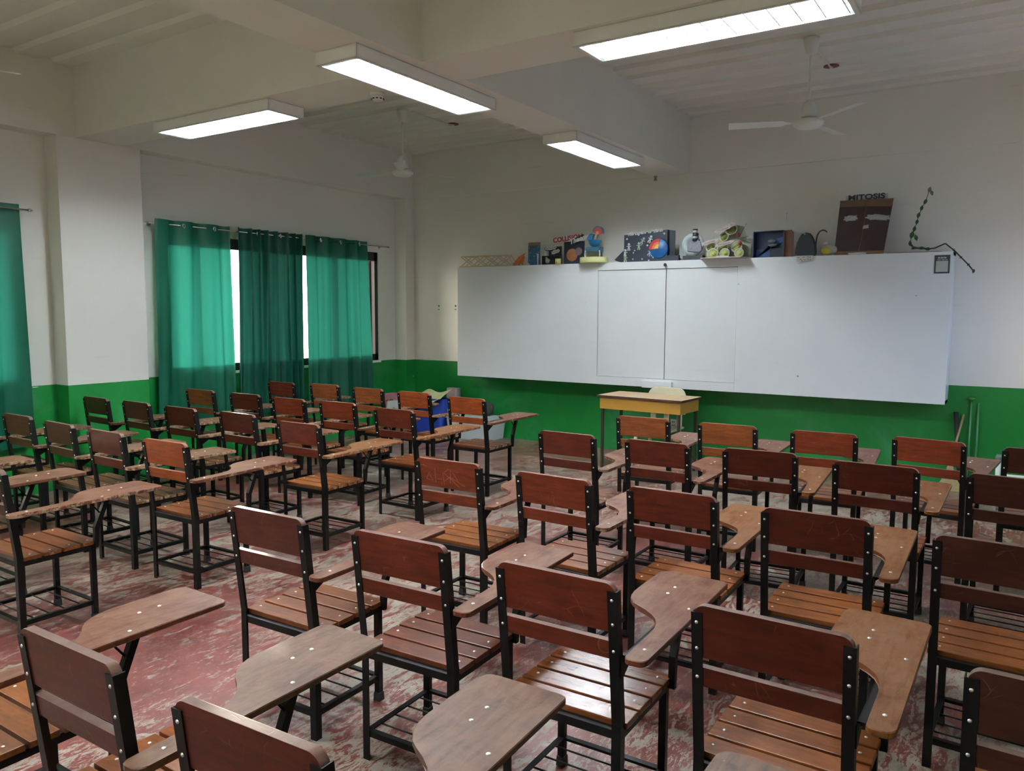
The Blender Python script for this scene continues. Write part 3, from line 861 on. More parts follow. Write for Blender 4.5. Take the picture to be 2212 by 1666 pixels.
# ------------------------------------------------------------------ bags in the corner
def bag(name, label, cat, x0, x1, y0, y1, h, col, seed, handle=None, rough=.55):
    rnd = random.Random(seed)
    t = thing(name, label, cat, ((x0 + x1) / 2, (y0 + y1) / 2, 0))
    hx, hy = (x1 - x0) / 2, (y1 - y0) / 2
    b = BM()
    n = 32; rings = []
    for j in range(13):
        z = h * j / 12; ring = []
        for i in range(n):
            a = 2 * PI * i / n
            e = .32
            cx = math.copysign(abs(math.cos(a)) ** e, math.cos(a)); cy = math.copysign(abs(math.sin(a)) ** e, math.sin(a))
            k = 1 + .035 * math.sin(5 * a + seed + j * .7) * math.sin(PI * j / 12) + rnd.uniform(-.012, .012)
            ring.append(b.verts.new((hx * cx * k, hy * cy * k * (1 - .25 * (j / 12) ** 2), z)))
        rings.append(ring)
    for a, c in zip(rings[:-1], rings[1:]):
        for i in range(n):
            f = b.faces.new((a[i], a[(i + 1) % n], c[(i + 1) % n], c[i])); f.smooth = True
    b.faces.new(rings[0][::-1])
    obj('bag_body', b, C_(name + '_cloth%d' % seed, col, rough, noise_amt=.25, nscale=18), t)
    return t
bag('shopping_bag', 'large blue woven shopping bag standing in the front corner', 'bag', -6.76, -6.25, 7.93, 8.20, .50, (.012, .045, .30), 3)
t = bag('paper_bag', 'pink gift bag behind the front-row armchairs', 'bag', -7.09, -6.80, 7.72, 7.98, .545, (.50, .20, .26), 5)
o = BM()
prism(o, [(-.12, -.27), (.09, -.27), (.12, .21), (-.10, .20)], 'y', 0, .004)
sh = obj('paper_sheet', o, [C_('drawn_paper', (.62, .66, .60), .6)], loc=(-6.88, 7.69, .27), rot=(R(-8), 0, 0)); tag(sh, 'white sheet with a small drawing leaning on the pink bag', 'paper')
lettering('drawing', '@', .07, C_('pen_black', (.03, .03, .03)), sh, (.02, -.003, .08))
o = BM(); prism(o, [(-.07, 0), (.08, 0), (.08, .25), (-.06, .45)], 'y', 0, .006)
tag(obj('folded_card', o, C_('teal_card', (.02, .17, .22), .6), loc=(-6.67, 7.72, .0)), 'teal folded card beside the white sheet', 'card')
# khaki paper draped on the blue bag
b = BM(); nu, nv = 16, 10; g = []
for j in range(nv + 1):
    row = []
    for i in range(nu + 1):
        u, v = i / nu, j / nv
        x = -.27 + .50 * u; z = .55 + .07 * u + .022 * math.sin(u * 8) - .14 * v + .02 * math.sin(u * 5 + v * 3)
        y = .12 - .28 * v + .01 * math.sin(u * 9)
        row.append(b.verts.new((x + .03 * v, y, z)))
    g.append(row)
for j in range(nv):
    for i in range(nu):
        f = b.faces.new((g[j][i], g[j][i + 1], g[j + 1][i + 1], g[j + 1][i])); f.smooth = True
o = obj('kraft_paper', b, C_('khaki_paper', (.40, .42, .22), .7, nscale=6), loc=(-6.46, 8.00, .0))
sd = o.modifiers.new('thickness', 'SOLIDIFY'); sd.thickness = .003
tag(o, 'khaki wrapping paper draped over the blue shopping bag', 'paper')
t = bag('plastic_bag', 'pale pink plastic bag behind the khaki paper', 'bag', -6.42, -6.25, 8.23, 8.38, .62, (.42, .33, .34), 8, rough=.3)
t = bag('floral_bag', 'pink and white patterned bag beside the blue bag', 'bag', -6.98, -6.80, 8.05, 8.22, .36, (.55, .36, .36), 9)
t = thing('storage_box', 'white plastic storage box with lid against the green wall', 'box', (-5.865, 8.16, 0))
wp = C_('milky_plastic', (.50, .54, .55), .35)
b = BM(); box(b, -.34, .34, -.19, .19, .0, .27, bev=.02)
for v in b.verts:
    k = .92 + .08 * v.co.z / .27; v.co.x *= k; v.co.y *= k
obj('box_body', b, wp, t)
b = BM(); box(b, -.345, .345, -.205, .205, .27, .295, bev=.008); box(b, -.25, .25, -.15, .15, .295, .305, bev=.004); obj('lid', b, C_('milky_lid', (.44, .49, .50), .35), t)
b = BM(); n = 14
sphere(b, (0, 0, .09), .11, sx=.9, sy=.8, sz=.8, n=18)
for v in b.verts:
    v.co += Vector((math.sin(v.co.z * 60), math.cos(v.co.x * 55), math.sin(v.co.y * 70))) * .008
tag(obj('dark_bundle', b, C_('dark_cloth', (.03, .035, .025), .8, noise_amt=.5, nscale=40), loc=(-5.72, 8.20, .305)), 'dark crumpled bundle lying on the white storage box', 'bundle')

# ------------------------------------------------------------------ school projects on the whiteboard's top edge
SZ = 2.1965
ys = D - .292
def X(px, y=ys): return at(px, 560, y).x
def S(px, y=ys):   # metres per photo pixel near px
    return (at(px + 1, 560, y) - at(px, 560, y)).length
navy = C_('navy_card', (.007, .010, .022), .6); brown = C_('cardboard', (.20, .12, .065), .8); white = C_('white_card', (.62, .64, .62), .6)
black = C_('black_card', (.012, .013, .016), .6)
# 1 stick bridge
x0, x1 = X(996), X(1112); LW = x1 - x0
t = thing('stick_bridge', 'model truss bridge of craft sticks on the board top', 'model bridge', (x0, ys, SZ))
cr_ = C_('craft_stick', (.62, .47, .31), .7)
def stick(bm, a, c, w=.014, th=.003):
    a, c = Vector(a), Vector(c); d = (c - a); Ln = d.length; ang = math.atan2(d.z, d.x)
    box(bm, 0, Ln, -th / 2, th / 2, -w / 2, w / 2, rot=Matrix.Translation(a) @ Matrix.Rotation(-ang, 4, 'Y'))
for side, yy in ((0, -.04), (1, .045)):
    b = BM()
    stick(b, (0.0, yy, .008), (LW, yy, .008), .014); stick(b, (.03, yy, .135), (LW - .07, yy, .135), .012)
    seg = (LW - .10) / 4
    for k in range(4):
        stick(b, (.03 + k * seg, yy - .003, .012), (.03 + (k + 1) * seg, yy - .003, .13)); stick(b, (.03 + (k + 1) * seg, yy + .003, .012), (.03 + k * seg, yy + .003, .13))
    stick(b, (LW - .07, yy, .13), (LW, yy, .012))
    obj('truss_side', b, cr_, t)
b = BM()
for k in range(9): box(b, .03 + k * (LW - .1) / 8 - .005, .03 + k * (LW - .1) / 8 + .005, -.045, .05, .13, .133); box(b, .03 + k * (LW - .1) / 8 - .005, .03 + k * (LW - .1) / 8 + .005, -.045, .05, .001, .004)
obj('cross_sticks', b, cr_, t)
# 2 orange fold + crumbs
b = BM(); prism(b, [(0, 0), (.10, 0), (.21, .15), (.12, .11), (.03, .02)], 'y', -.012, .0); prism(b, [(.02, 0), (.16, 0), (.19, .12), (.10, .05)], 'y', .01, .02)
tag(obj('orange_paper', b, C_('orange_card', (.50, .13, .04), .6), loc=(X(1104), ys, SZ)), 'orange folded paper leaning beside the stick bridge', 'paper')
for i, (px, c, s) in enumerate(((1119, (.45, .38, .2), .016), (1143, (.5, .44, .3), .018), (1128, (.5, .5, .42), .013))):
    b = BM(); sphere(b, (0, 0, s * .8), s, sz=.8, n=10); sphere(b, (s * 1.1, 0, s * .5), s * .6, n=8)
    tag(obj('clay_figure', b, C_('clay%d' % i, c, .7), loc=(X(px), ys - .03, SZ)), ('yellowish clay lump in front of the orange paper', 'cream clay lump in front of the blue panel', 'pale clay lump between orange paper and blue panel')[i], 'clay figure')
# 3 blue panel
t = thing('painted_cardboard', 'cardboard panel painted blue with small dots', 'panel', (X(1153), ys + .01, SZ))
b = BM(); box(b, -.085, .085, 0, .006, 0, .275); obj('board', b, brown, t)
b = BM(); box(b, -.083, .083, -.004, 0, .0, .23)
obj('painted_face', b, C_('teal_blue', (.016, .075, .14), .5, noise_amt=.6, nscale=26), t)
b = BM()
for (u, v) in ((-.07, .21), (.0, .19), (.06, .22), (-.05, .15), (.065, .15), (.0, .11), (.03, .14), (-.06, .06), (.05, .05)): sphere(b, (u, -.005, v), .006, sy=.4, n=8)
obj('dots', b, C_('pale_blue', (.30, .48, .58), .5), t)
b = BM(); tube(b, (.074, -.02, 0), (.074, -.02, .11), .008, n=8); sphere(b, (.072, -.02, .122), .014, n=10)
tag(obj('paper_flower', b, C_('pink_grey', (.45, .33, .38), .6), loc=(X(1153), ys - .01, SZ)), 'thin pinkish paper stalk beside the blue panel', 'paper craft')
# 4 black open box with white word clouds
t = thing('black_diorama', 'black card box diorama with white cloud labels', 'diorama', (X(1193), ys, SZ))
b = BM(); box(b, -.125, .11, .03, .036, .0, .215); box(b, -.125, .11, -.03, .03, 0, .004); box(b, -.125, .11, -.03, .03, .102, .106); box(b, -.125, -.121, -.03, .03, 0, .105); box(b, .106, .11, -.03, .03, 0, .105)
obj('box_shell', b, black, t)
def cloud(w, h, seed):
    rnd = random.Random(seed); P = []
    n = 44
    for i in range(n):
        a = 2 * PI * i / n; k = 1 + .10 * math.sin(7 * a + seed) + .06 * math.sin(12 * a)
        P.append((w / 2 * math.copysign(abs(math.cos(a)) ** .6, math.cos(a)) * k, h / 2 * math.copysign(abs(math.sin(a)) ** .6, math.sin(a)) * k))
    return P
wc = C_('grey_white_card', (.40, .41, .39), .6)
for (u, v, w, h, s, rr) in ((-.005, .193, .15, .04, 1, .04), (.062, .148, .11, .042, 2, .25)):
    b = BM(); prism(b, cloud(w, h, s), 'y', -.036, -.032); o = obj('word_cloud', b, wc, t, loc=(u, 0, v), rot=(0, -rr, 0))
    for k in range(5):
        bb = BM(); xx = -w * .34 + k * w * .17
        polytube(bb, [(xx, -.037, -.008), (xx + .005, -.037, .008), (xx + .011, -.037, -.006)], .0018, n=5)
        obj('pen_stroke', bb, black, o)
b = BM(); box(b, -.095, -.065, -.034, .03, .106, .165); obj('grey_tab', b, wc, t)
b = BM(); sphere(b, (-.045, -.035, .045), .03, sy=.6, n=14); sphere(b, (-.02, -.038, .05), .014, n=8); sphere(b, (-.06, -.036, .075), .016, n=8)
obj('clay_cluster', b, C_('sage_clay', (.22, .25, .19), .7, noise_amt=.5, nscale=50), t)
# 5 collision panel
t = thing('collision_panel', 'navy panel with red COLLISION lettering above colliding planets', 'science project', (X(1238), ys + .012, SZ))
b = BM(); box(b, -.13, .14, 0, .006, 0, .262); obj('board', b, navy, t)
b = BM(); lathe(b, [(.001, 0), (.075, 0), (.07, .006), (.001, .010)], c=(-.02, 0, .105), n=26, axis='y')
obj('orange_planet', b, C_('orange_planet', (.30, .12, .045), .7, noise_amt=.5, nscale=22), t)
b = BM(); lathe(b, [(.001, 0), (.048, 0), (.045, .008), (.001, .012)], c=(.068, 0, .145), n=22, axis='y')
obj('grey_planet', b, C_('mauve_planet', (.17, .11, .12), .7, noise_amt=.3, nscale=20), t)
redm = C_('letter_red', (.33, .02, .03), .5)
lettering('lettering', 'COLLISION', .078, redm, t, (-.075, -.012, .298), (PI / 2, R(-5), 0), .003, offset=.0025)
lettering('lettering', 'Theory', .080, white, t, (.085, -.055, .278), (PI / 2, R(-16), 0), .002, shear=.35, offset=.002)
b = BM(); prism(b, [(-.03, .245), (.165, .30), (.155, .335), (.02, .29)], 'y', -.050, -.046); obj('lettering_backing', b, black, t)
# 6 yellow cylinder
b = BM(); lathe(b, [(.001, 0), (.034, 0), (.033, .062), (.001, .063)], n=20)
tag(obj('yellow_cup', b, C_('pale_yellow', (.50, .46, .16), .5), loc=(X(1212), ys - .085 + .012, SZ)), 'little yellow cup in front of the COLLISION panel', 'cup')
# 7 earth model on yellow drum
t = thing('earth_model', 'broken blue earth model on a brown block over a yellow round base', 'science project', (X(1285, ys - .02), ys - .03, SZ))
b = BM(); lathe(b, [(.001, 0), (.168, 0), (.170, .004), (.168, .064), (.001, .066)], n=36)
for v in b.verts: v.co.y = v.co.y * .72 - .02
obj('round_base', b, C_('straw_yellow', (.50, .50, .22), .6, noise_amt=.15, nscale=14), t)
b = BM(); box(b, -.070, .078, -.05, .05, .066, .145, bev=.006); obj('soil_block', b, C_('soil', (.055, .048, .03), .8, noise_amt=.4, nscale=40), t)
b = BM(); box(b, -.080, .088, -.058, .058, .145, .182, bev=.008)
for v in b.verts:
    if v.co.z < .15: v.co.z -= .012 * (1 + math.sin(v.co.x * 90))
obj('water_layer', b, C_('sea_blue', (.035, .11, .17), .35, noise_amt=.3), t)
b = BM()
n = 28; rings = []
for j in range(11):
    a = -PI / 2 + (PI / 2) * j / 10
    rr = .075 * math.cos(a) + .001
    rings.append([b.verts.new((rr * math.cos(2 * PI * i / n), rr * .75 * math.sin(2 * PI * i / n), .258 + .075 * math.sin(a))) for i in range(n)])
for a, c in zip(rings[:-1], rings[1:]):
    for i in range(n): f = b.faces.new((a[i], a[(i + 1) % n], c[(i + 1) % n], c[i])); f.smooth = True
b.faces.new(rings[-1])
obj('globe_bowl', b, C_('globe_blue', (.008, .12, .27), .35, noise_amt=.5, nscale=10), t)
b = BM(); prism(b, [(-.075, .255), (-.02, .255), (-.022, .295), (-.005, .318), (-.03, .335), (-.06, .325), (-.08, .285)], 'y', -.03, .03); obj('globe_shell', b, C_('globe_blue2', (.03, .14, .30), .4), t)
b = BM(); tube(b, (-.005, 0, .26), (.035, 0, .335), .018, .022, n=10); obj('clear_column', b, C_('clear_grey', (.36, .38, .33), .3), t)
b = BM()
prism(b, [(.045 + .062 * math.cos(R(a)), .352 + .062 * math.sin(R(a))) for a in range(-25, 196, 13)] , 'y', -.028, .028); obj('mantle_shell', b, C_('slate_blue', (.08, .10, .16), .5), t)
b = BM(); prism(b, [(.052 + .052 * math.cos(R(a)), .342 + .052 * math.sin(R(a))) for a in range(-40, 186, 13)], 'y', -.034, -.029); obj('core_face', b, C_('core_red', (.38, .03, .035), .5), t)
b = BM(); prism(b, [(.050 + .022 * math.cos(R(a)), .338 + .022 * math.sin(R(a))) for a in range(0, 360, 20)], 'y', -.037, -.0345); obj('inner_core', b, C_('core_orange', (.55, .22, .10), .5), t)
for s in (-.09, .095):
    b = BM(); polytube(b, [(s, -.06, .07), (s * 1.03, -.06, .10), (s * .97, -.06, .14)], .007, n=6); obj('cotton_wisp', b, white, t)
# 8 layers of earth panel
t = thing('earth_layers_panel', 'black box panel titled The Layers of Earth with a cutaway globe', 'science project', (X(1394), ys, SZ))
b = BM()
box(b, -.25, .255, -.02, -.014, 0, .335); box(b, .255, .262, -.02, .05, 0, .335)
prism(b, [(.262, 0), (.33, 0), (.33, .325), (.262, .335)], 'y', .03, .036)
prism(b, [(-.25, 0), (-.25, .13), (-.36, .03), (-.34, .015), (-.28, 0)], 'y', -.03, -.024)
for v in b.verts:
    if v.co.z > .3 and v.co.x < .26: v.co.z += (v.co.x + .25) * .07 - .035
obj('board', b, navy, t)
b = BM(); box(b, .265, .395, -.03, .03, 0, .058); obj('low_box', b, navy, t)
c0 = (.165, -.02, .135)
b = BM(); lathe(b, [(.001, 0), (.108, 0), (.10, .010), (.001, .016)], c=c0, n=36, axis='y'); obj('globe', b, C_('earth_blue', (.012, .10, .30), .4, noise_amt=.7, nscale=9), t)
for r0, col, nm in ((.106, (.40, .025, .03), 'crust_wedge'), (.072, (.62, .16, .04), 'mantle_wedge'), (.045, (.75, .42, .10), 'core_wedge')):
    b = BM(); d = {.106: .017, .072: .0185, .045: .02}[r0]
    prism(b, [(c0[0], c0[2])] + [(c0[0] + r0 * math.cos(R(a)), c0[2] + r0 * math.sin(R(a))) for a in range(80, 186, 7)], 'y', -.02 - d, -.0215)
    obj(nm, b, C_(nm + '_paint', col, .5), t)
rnd = random.Random(5)
for (u, v, r_) in ((-.215, .255, .011), (.225, .295, .012), (.03, .175, .010), (-.12, .125, .008), (-.135, .10, .008), (-.14, .03, .009), (-.03, .028, .009), (.05, .012, .008), (.255, .14, .007), (.08, .06, .006), (-.08, .29, .006)):
    b = BM(); sphere(b, (u, -.022, v), r_, sy=.4, n=8); obj('star_dot', b, white, t)
lg = C_('pale_lime', (.42, .50, .30), .6)
def mannequin(u, v, s, mt, ang=0):
    b = BM()
    sphere(b, (0, 0, .028 * s), .012 * s, sy=.4, n=8); box(b, -.022 * s, .022 * s, -.002, .002, .008 * s, .014 * s); box(b, -.008 * s, .008 * s, -.002, .002, -.012 * s, .012 * s)
    box(b, -.013 * s, -.004 * s, -.002, .002, -.028 * s, -.010 * s); box(b, .004 * s, .013 * s, -.002, .002, -.028 * s, -.010 * s)
    obj('paper_figure', b, mt, t, loc=(u, -.024, v), rot=(0, ang, 0))
for (u, v, mt, a) in ((-.19, .16, white, 0), (-.235, .095, white, .1), (-.23, .035, lg, 0), (-.07, .165, lg, 0), (-.03, .22, wc, .5), (.06, .235, white, .4), (.06, .09, C_('ice_blue', (.35, .48, .58), .5), .5), (.10, .07, C_('ice_blue', (.35, .48, .58), .5), -.4)): mannequin(u, v, 1.25, mt, a)
for tx, u, v in (('The Layers', -.10, .333), ('of', .055, .344), ('Earth', .155, .352)): lettering('lettering', tx, .050, white, t, (u, -.030, v - .022), (PI / 2, R(-4.5), 0), .002, shear=.35, offset=.0018)
# 9 paper microscope
t = thing('paper_microscope', 'white and black paper microscope model', 'model microscope', (X(1501), ys, SZ))
b = BM(); box(b, -.12, .10, -.045, .045, 0, .045, bev=.004); obj('base', b, C_('charcoal_card', (.02, .022, .024), .6), t)
b = BM(); lathe(b, [(.055, 0), (.118, 0), (.118, .03), (.055, .03), (.055, 0)], c=(-.03, .03, .165), n=30, axis='y')
obj('round_frame', b, C_('ice_white', (.50, .58, .58), .5), t)
b = BM(); prism(b, [(-.08, .10), (-.02, .09), (.05, .08), (.08, .10), (.06, .19), (.02, .22), (-.04, .22), (-.075, .18)], 'y', -.02, .0); obj('foil_front', b, C_('foil', (.24, .23, .28), .35, metal=.5, noise_amt=.5, nscale=40), t)
for z0, z1, r0, mt in ((.20, .225, .030, black), (.225, .25, .027, white), (.25, .285, .027, black), (.285, .31, .024, white), (.31, .325, .027, black)):
    b = BM(); lathe(b, [(.001, z0), (r0, z0), (r0 * .97, z1), (.001, z1)], c=(.0, -.01, 0), n=16); obj('eyepiece_band', b, mt, t)
b = BM(); prism(b, [(.025, .20), (.055, .20), (.03, .285), (.025, .285)], 'y', -.005, .005); obj('side_fin', b, black, t)
b = BM(); prism(b, [(0, 0), (.07, -.02), (.10, .17), (.0, .14)], 'y', -.006, 0)
tag(obj('grey_leaflet', b, C_('leaflet_grey', (.26, .29, .29), .5), loc=(X(1466), ys + .02, SZ + .025)), 'grey folded leaflet leaning beside the paper microscope', 'leaflet')
# 10 cell phases
t = thing('cell_phase_model', 'pink tray of clay cups with green discs and cut-out phase labels', 'science project', (X(1568, ys - .04), ys - .05, SZ))
pink = C_('pink_board', (.46, .35, .34), .7)
b = BM(); prism(b, [(-.22, -.15), (.20, -.15), (.28, .07), (-.28, .07)], 'z', .0, .008)
obj('tray', b, pink, t)
b = BM(); box(b, -.235, .24, .06, .066, .008, .20)
prism(b, [(-.09, .20), (.20, .20), (.16, .33), (.02, .36), (-.03, .30)], 'y', .06, .066); obj('back_board', b, C_('sage_board', (.30, .31, .24), .7), t)
cup = C_('plaster_white', (.50, .50, .42), .7, noise_amt=.2, nscale=30)
greens = [C_('moss_disc', (.15, .17, .03), .6, noise_amt=.4, nscale=40), C_('lime_disc', (.34, .37, .12), .6, noise_amt=.3, nscale=40)]
for i, (u, v, r_, yy, gi) in enumerate(((-.155, .125, .055, -.01, 0), (-.03, .105, .065, -.01, 0), (.045, .30, .066, .02, 0), (-.025, .225, .052, .02, 0), (-.12, .050, .060, -.045, 1), (.005, .05, .055, -.045, 1), (.115, .115, .062, 0, 1), (.15, .05, .05, -.03, 1), (-.07, .16, .035, .01, 1))):
    b = BM(); lathe(b, [(.001, -.03), (r_ * .7, -.03), (r_, .012), (r_ * .88, .014), (r_ * .8, -.004)], c=(0, 0, 0), n=22, axis='y')
    c_ = obj('clay_cup', b, cup, t, loc=(u, yy, v), rot=(R(-14), 0, R(random.uniform(-12, 12))))
    b = BM(); lathe(b, [(.001, .001), (r_ * .8, -.004), (r_ * .78, .002), (.001, .006)], n=20, axis='y'); sphere(b, (r_ * .2, -.006, r_ * -.1), r_ * .3, n=10)
    obj('cell_disc', b, greens[gi], c_)
pk = C_('label_pink', (.50, .41, .40), .6); pd = C_('label_ink', (.17, .12, .12), .6)
for (u, v, s, ang, yy) in ((-.155, .172, 'Anaphase', 14, -.06), (.0, .150, 'Metaphase', 13, -.065), (-.03, .300, 'Prophase', 17, -.03), (.045, .335, 'Early', 17, -.028)):
    wd = .021 * len(s) * .95
    b = BM(); prism(b, cloud(wd + .02, .036, 2), 'y', 0, .003); o = obj('phase_label', b, pk, t, loc=(u, yy, v), rot=(0, R(-ang), 0))
    lettering('lettering', s, .030, pd, o, (0, -.001, 0), ext=.0006)
for p0, p1 in (((.13, .02, .22), (.20, .03, .36)), ((.12, .02, .20), (.22, .03, .225)), ((.14, .02, .19), (.25, .0, .155))):
    b = BM(); tube(b, p0, p1, .004, .002, n=6); obj('green_stem', b, C_('stem_green', (.06, .085, .05), .6), t)
for c in ((.125, -.005, .235), (.155, -.03, .15)):
    b = BM(); sphere(b, c, .022, n=12); obj('red_bead', b, C_('bead_red', (.28, .03, .035), .5), t)
b = BM(); prism(b, [(-.07, .0), (.03, -.005), (.10, .01), (.04, .022), (-.03, .02)], 'y', -.092, -.06); obj('crumpled_tissue', b, cup, t, loc=(-.03, 0, .006))
# 11 blue diorama box
t = thing('blue_diorama', 'open cardboard box painted deep blue inside with pale waves', 'diorama', (X(1668), ys, SZ))
dw = .185
db = C_('deep_blue', (.008, .022, .075), .5, noise_amt=.4, nscale=7)
b = BM(); box(b, -dw, .115, .045, .05, 0, .262); box(b, -dw, .115, -.045, .045, .258, .264); box(b, -dw, .115, -.045, .045, 0, .004); box(b, -dw, -dw + .006, -.045, .045, .004, .258); box(b, .109, .115, -.045, .045, .004, .258)
obj('box_shell', b, db, t)
b = BM(); box(b, .116, .122, -.045, .05, 0, .26); prism(b, [(.122, 0), (.205, 0), (.205, .24), (.185, .265), (.122, .262)], 'y', -.015, -.009); obj('cardboard_flap', b, C_('red_cardboard', (.12, .055, .032), .8, noise_amt=.3, nscale=10), t)
b = BM(); prism(b, [(-.17, .004), (-.04, .004), (-.03, .12), (.03, .19), (.10, .205), (.10, .16), (.02, .12), (-.06, .085), (-.17, .088)], 'y', .03, .044); obj('wave', b, C_('wave_blue', (.035, .09, .26), .5, noise_amt=.4, nscale=12), t)
b = BM(); sphere(b, (-.01, .0, .165), .038, sx=1.1, sy=.5, sz=.55, n=14); sphere(b, (.0, .0, .125), .036, sx=1.3, sy=.5, sz=.4, n=14); obj('grey_rock', b, C_('rock_grey', (.12, .14, .15), .7), t)
b = BM(); box(b, -.025, .105, -.01, .02, .004, .09); obj('dark_block', b, navy, t)
# 12 black bell-shaped craft
t = thing('black_cloak_craft', 'black bell-shaped craft with a dotted white skirt over the board edge', 'craft', (X(1741), ys - .01, SZ))
b = BM(); prof = [(-.098, 0), (.098, 0), (.096, .08), (.08, .15), (.045, .215), (.02, .232), (-.03, .228), (-.06, .195), (-.085, .13), (-.098, .07)]
prism(b, prof, 'y', -.03, .03)
bmesh.ops.bevel(b, geom=list(b.edges), offset=.012, segments=2, affect='EDGES'); obj('cloak', b, C_('black_felt', (.014, .019, .022), .75), t)
b = BM(); prism(b, [(-.078, .0), (.08, .0), (.075, -.045), (-.062, -.058)], 'y', -.068, -.062); obj('dotted_skirt', b, C_('cream_paper', (.55, .52, .48), .6), t)
b = BM()
for (u, v) in ((-.06, -.012), (-.04, -.03), (-.01, -.01), (.0, -.035), (.03, -.03), (.05, -.012), (.055, -.035), (-.025, -.045), (.03, -.008)): box(b, u, u + .012, -.070, -.068, v - .005, v)
obj('ink_dots', b, black, t)
b = BM(); box(b, -.078, .08, -.069, -.02, -.001, .003); obj('top_fold', b, C_('cream_paper', (.55, .52, .48)), t)
b = BM(); sphere(b, (-.012, -.032, .215), .007, n=8); obj('bead', b, white, t)
b = BM(); pts = [(.09, 0, .08), (.092, 0, .15), (.10, 0, .20), (.12, 0, .235), (.15, 0, .248), (.175, 0, .24), (.19, 0, .225)]
polytube(b, pts, .006, n=8); obj('hook_arm', b, black, t)
b = BM(); prism(b, [(.185, .232), (.20, .205), (.225, .245), (.205, .222)], 'y', -.003, .003); obj('silver_tip', b, M['steel'], t)
# 13 clay bird
t = thing('clay_egg_craft', 'small cream and yellow clay craft beside the brown folded box', 'craft', (X(1791), ys - .01, SZ))
b = BM(); sphere(b, (0, 0, .055), .075, sx=1, sy=.6, sz=.72, n=18); sphere(b, (-.035, 0, .125), .026, n=12); obj('body', b, C_('cream_clay', (.42, .38, .32), .6), t)
b = BM(); sphere(b, (-.02, -.032, .045), .05, sx=1, sy=.4, sz=.7, n=14); obj('yolk', b, C_('yolk_yellow', (.42, .36, .03), .5), t)
# 14 MITOSIS box
t = thing('mitosis_box', 'tall dark brown cardboard board headed MITOSIS', 'science project', (X(1862), ys, SZ))
def quad(bm, P, y0, y1): prism(bm, P, 'y', y0, y1)
b = BM(); quad(b, [(-.252, 0), (.185, 0), (.250, .505), (-.215, .515)], -.012, -.004); obj('board', b, C_('dark_brown_card', (.030, .012, .010), .75, noise_amt=.3, nscale=10), t)
b = BM(); quad(b, [(-.218, .455), (.012, .452), (.015, .513), (-.215, .517)], -.015, -.012); quad(b, [(.015, .448), (.235, .435), (.252, .508), (.016, .512)], -.017, -.012); obj('brown_band', b, C_('band_brown', (.13, .075, .035), .7, noise_amt=.3), t)
b = BM(); quad(b, [(-.252, 0), (.185, 0), (.19, .03), (-.25, .035)], -.015, -.012); obj('lower_edge', b, brown, t)
b = BM(); polytube(b, [(-.035, -.014, .02), (-.01, -.014, .15), (.01, -.014, .30), (.014, -.014, .45)], .002, n=5); obj('centre_seam', b, brown, t)
b = BM(); box(b, -.165, .20, -.004, 0, .51, .558); obj('title_card', b, C_('title_grey', (.40, .42, .42), .6), t)
o = lettering('lettering', 'MITOSIS', .068, C_('ink_navy', (.012, .014, .022), .5), t, (.015, -.008, .536), ext=.002, offset=.002); o.scale = (1.32, 1, 1)
for (u, v, s, a, sz) in ((-.115, .345, 'Cell', 2, .052), (.125, .34, 'Division', -6, .042)):
    b = BM(); prism(b, cloud(.022 * len(s) + .03, .05, 3), 'y', 0, .003); o = obj('word_tag', b, C_('tag_grey', (.33, .34, .33), .6), t, loc=(u, -.018, v), rot=(0, R(-a), 0))
    lettering('lettering', s, sz, C_('tag_white', (.46, .47, .46), .5), o, (0, -.0015, 0), ext=.001, shear=.2)
b = BM(); prism(b, [(-.025, -.016), (.028, -.01), (.026, .022), (-.02, .016)], 'y', 0, .003); obj('pink_tag', b, C_('tag_pink', (.36, .30, .33), .6), t, loc=(.02, -.018, .255))
b = BM(); lathe(b, [(.001, 0), (.07, 0), (.085, .014), (.08, .015), (.066, .004), (.001, .004)], n=28)
tag(obj('paper_plate', b, white, loc=(X(1852), ys - .02, SZ)), 'small white paper plate lying before the MITOSIS board', 'plate')
# 15 vine garland
t = thing('vine_garland', 'green paper vine rising from the board top and trailing over its corner', 'garland', (0, 0, 0))
P = [at(*p, D - .22 - y) for p, y in (((2008, 410), .012), ((1999, 436), .012), ((1991, 450), .02), ((1984, 470), .02), ((1977, 490), .03), ((1970, 508), .04), ((1966, 526), .05), ((1974, 536), .06), ((1990, 536), .06), ((2004, 538), .06), ((2020, 536), .06), ((2042, 526), .055), ((2060, 540), .05), ((2076, 556), .05), ((2092, 572), .05), ((2103, 586), .05))]
b = BM(); polytube(b, P[:7], .003, n=6, mat=0); polytube(b, P[6:10], .008, n=8, mat=0); polytube(b, P[9:], .006, n=8, mat=1)
obj('stem', b, [C_('vine_green', (.025, .075, .03), .6), C_('vine_brown', (.055, .045, .025), .7)], t)
def leaf(p, s, ang, mt):
    b = BM(); prism(b, [(0, -s), (s * .45, -s * .3), (s * .5, s * .25), (0, s), (-s * .5, s * .25), (-s * .45, -s * .3)], 'y', -.001, .001)
    for v in b.verts: v.co.y += abs(v.co.x) * .35
    obj('leaf', b, mt, t, loc=p + Vector((0, -.008, 0)), rot=(0, ang, 0))
lgn = C_('leaf_green', (.035, .11, .03), .6); lgp = C_('leaf_pale', (.16, .24, .12), .6); lgd = C_('leaf_dark', (.02, .07, .045), .6)
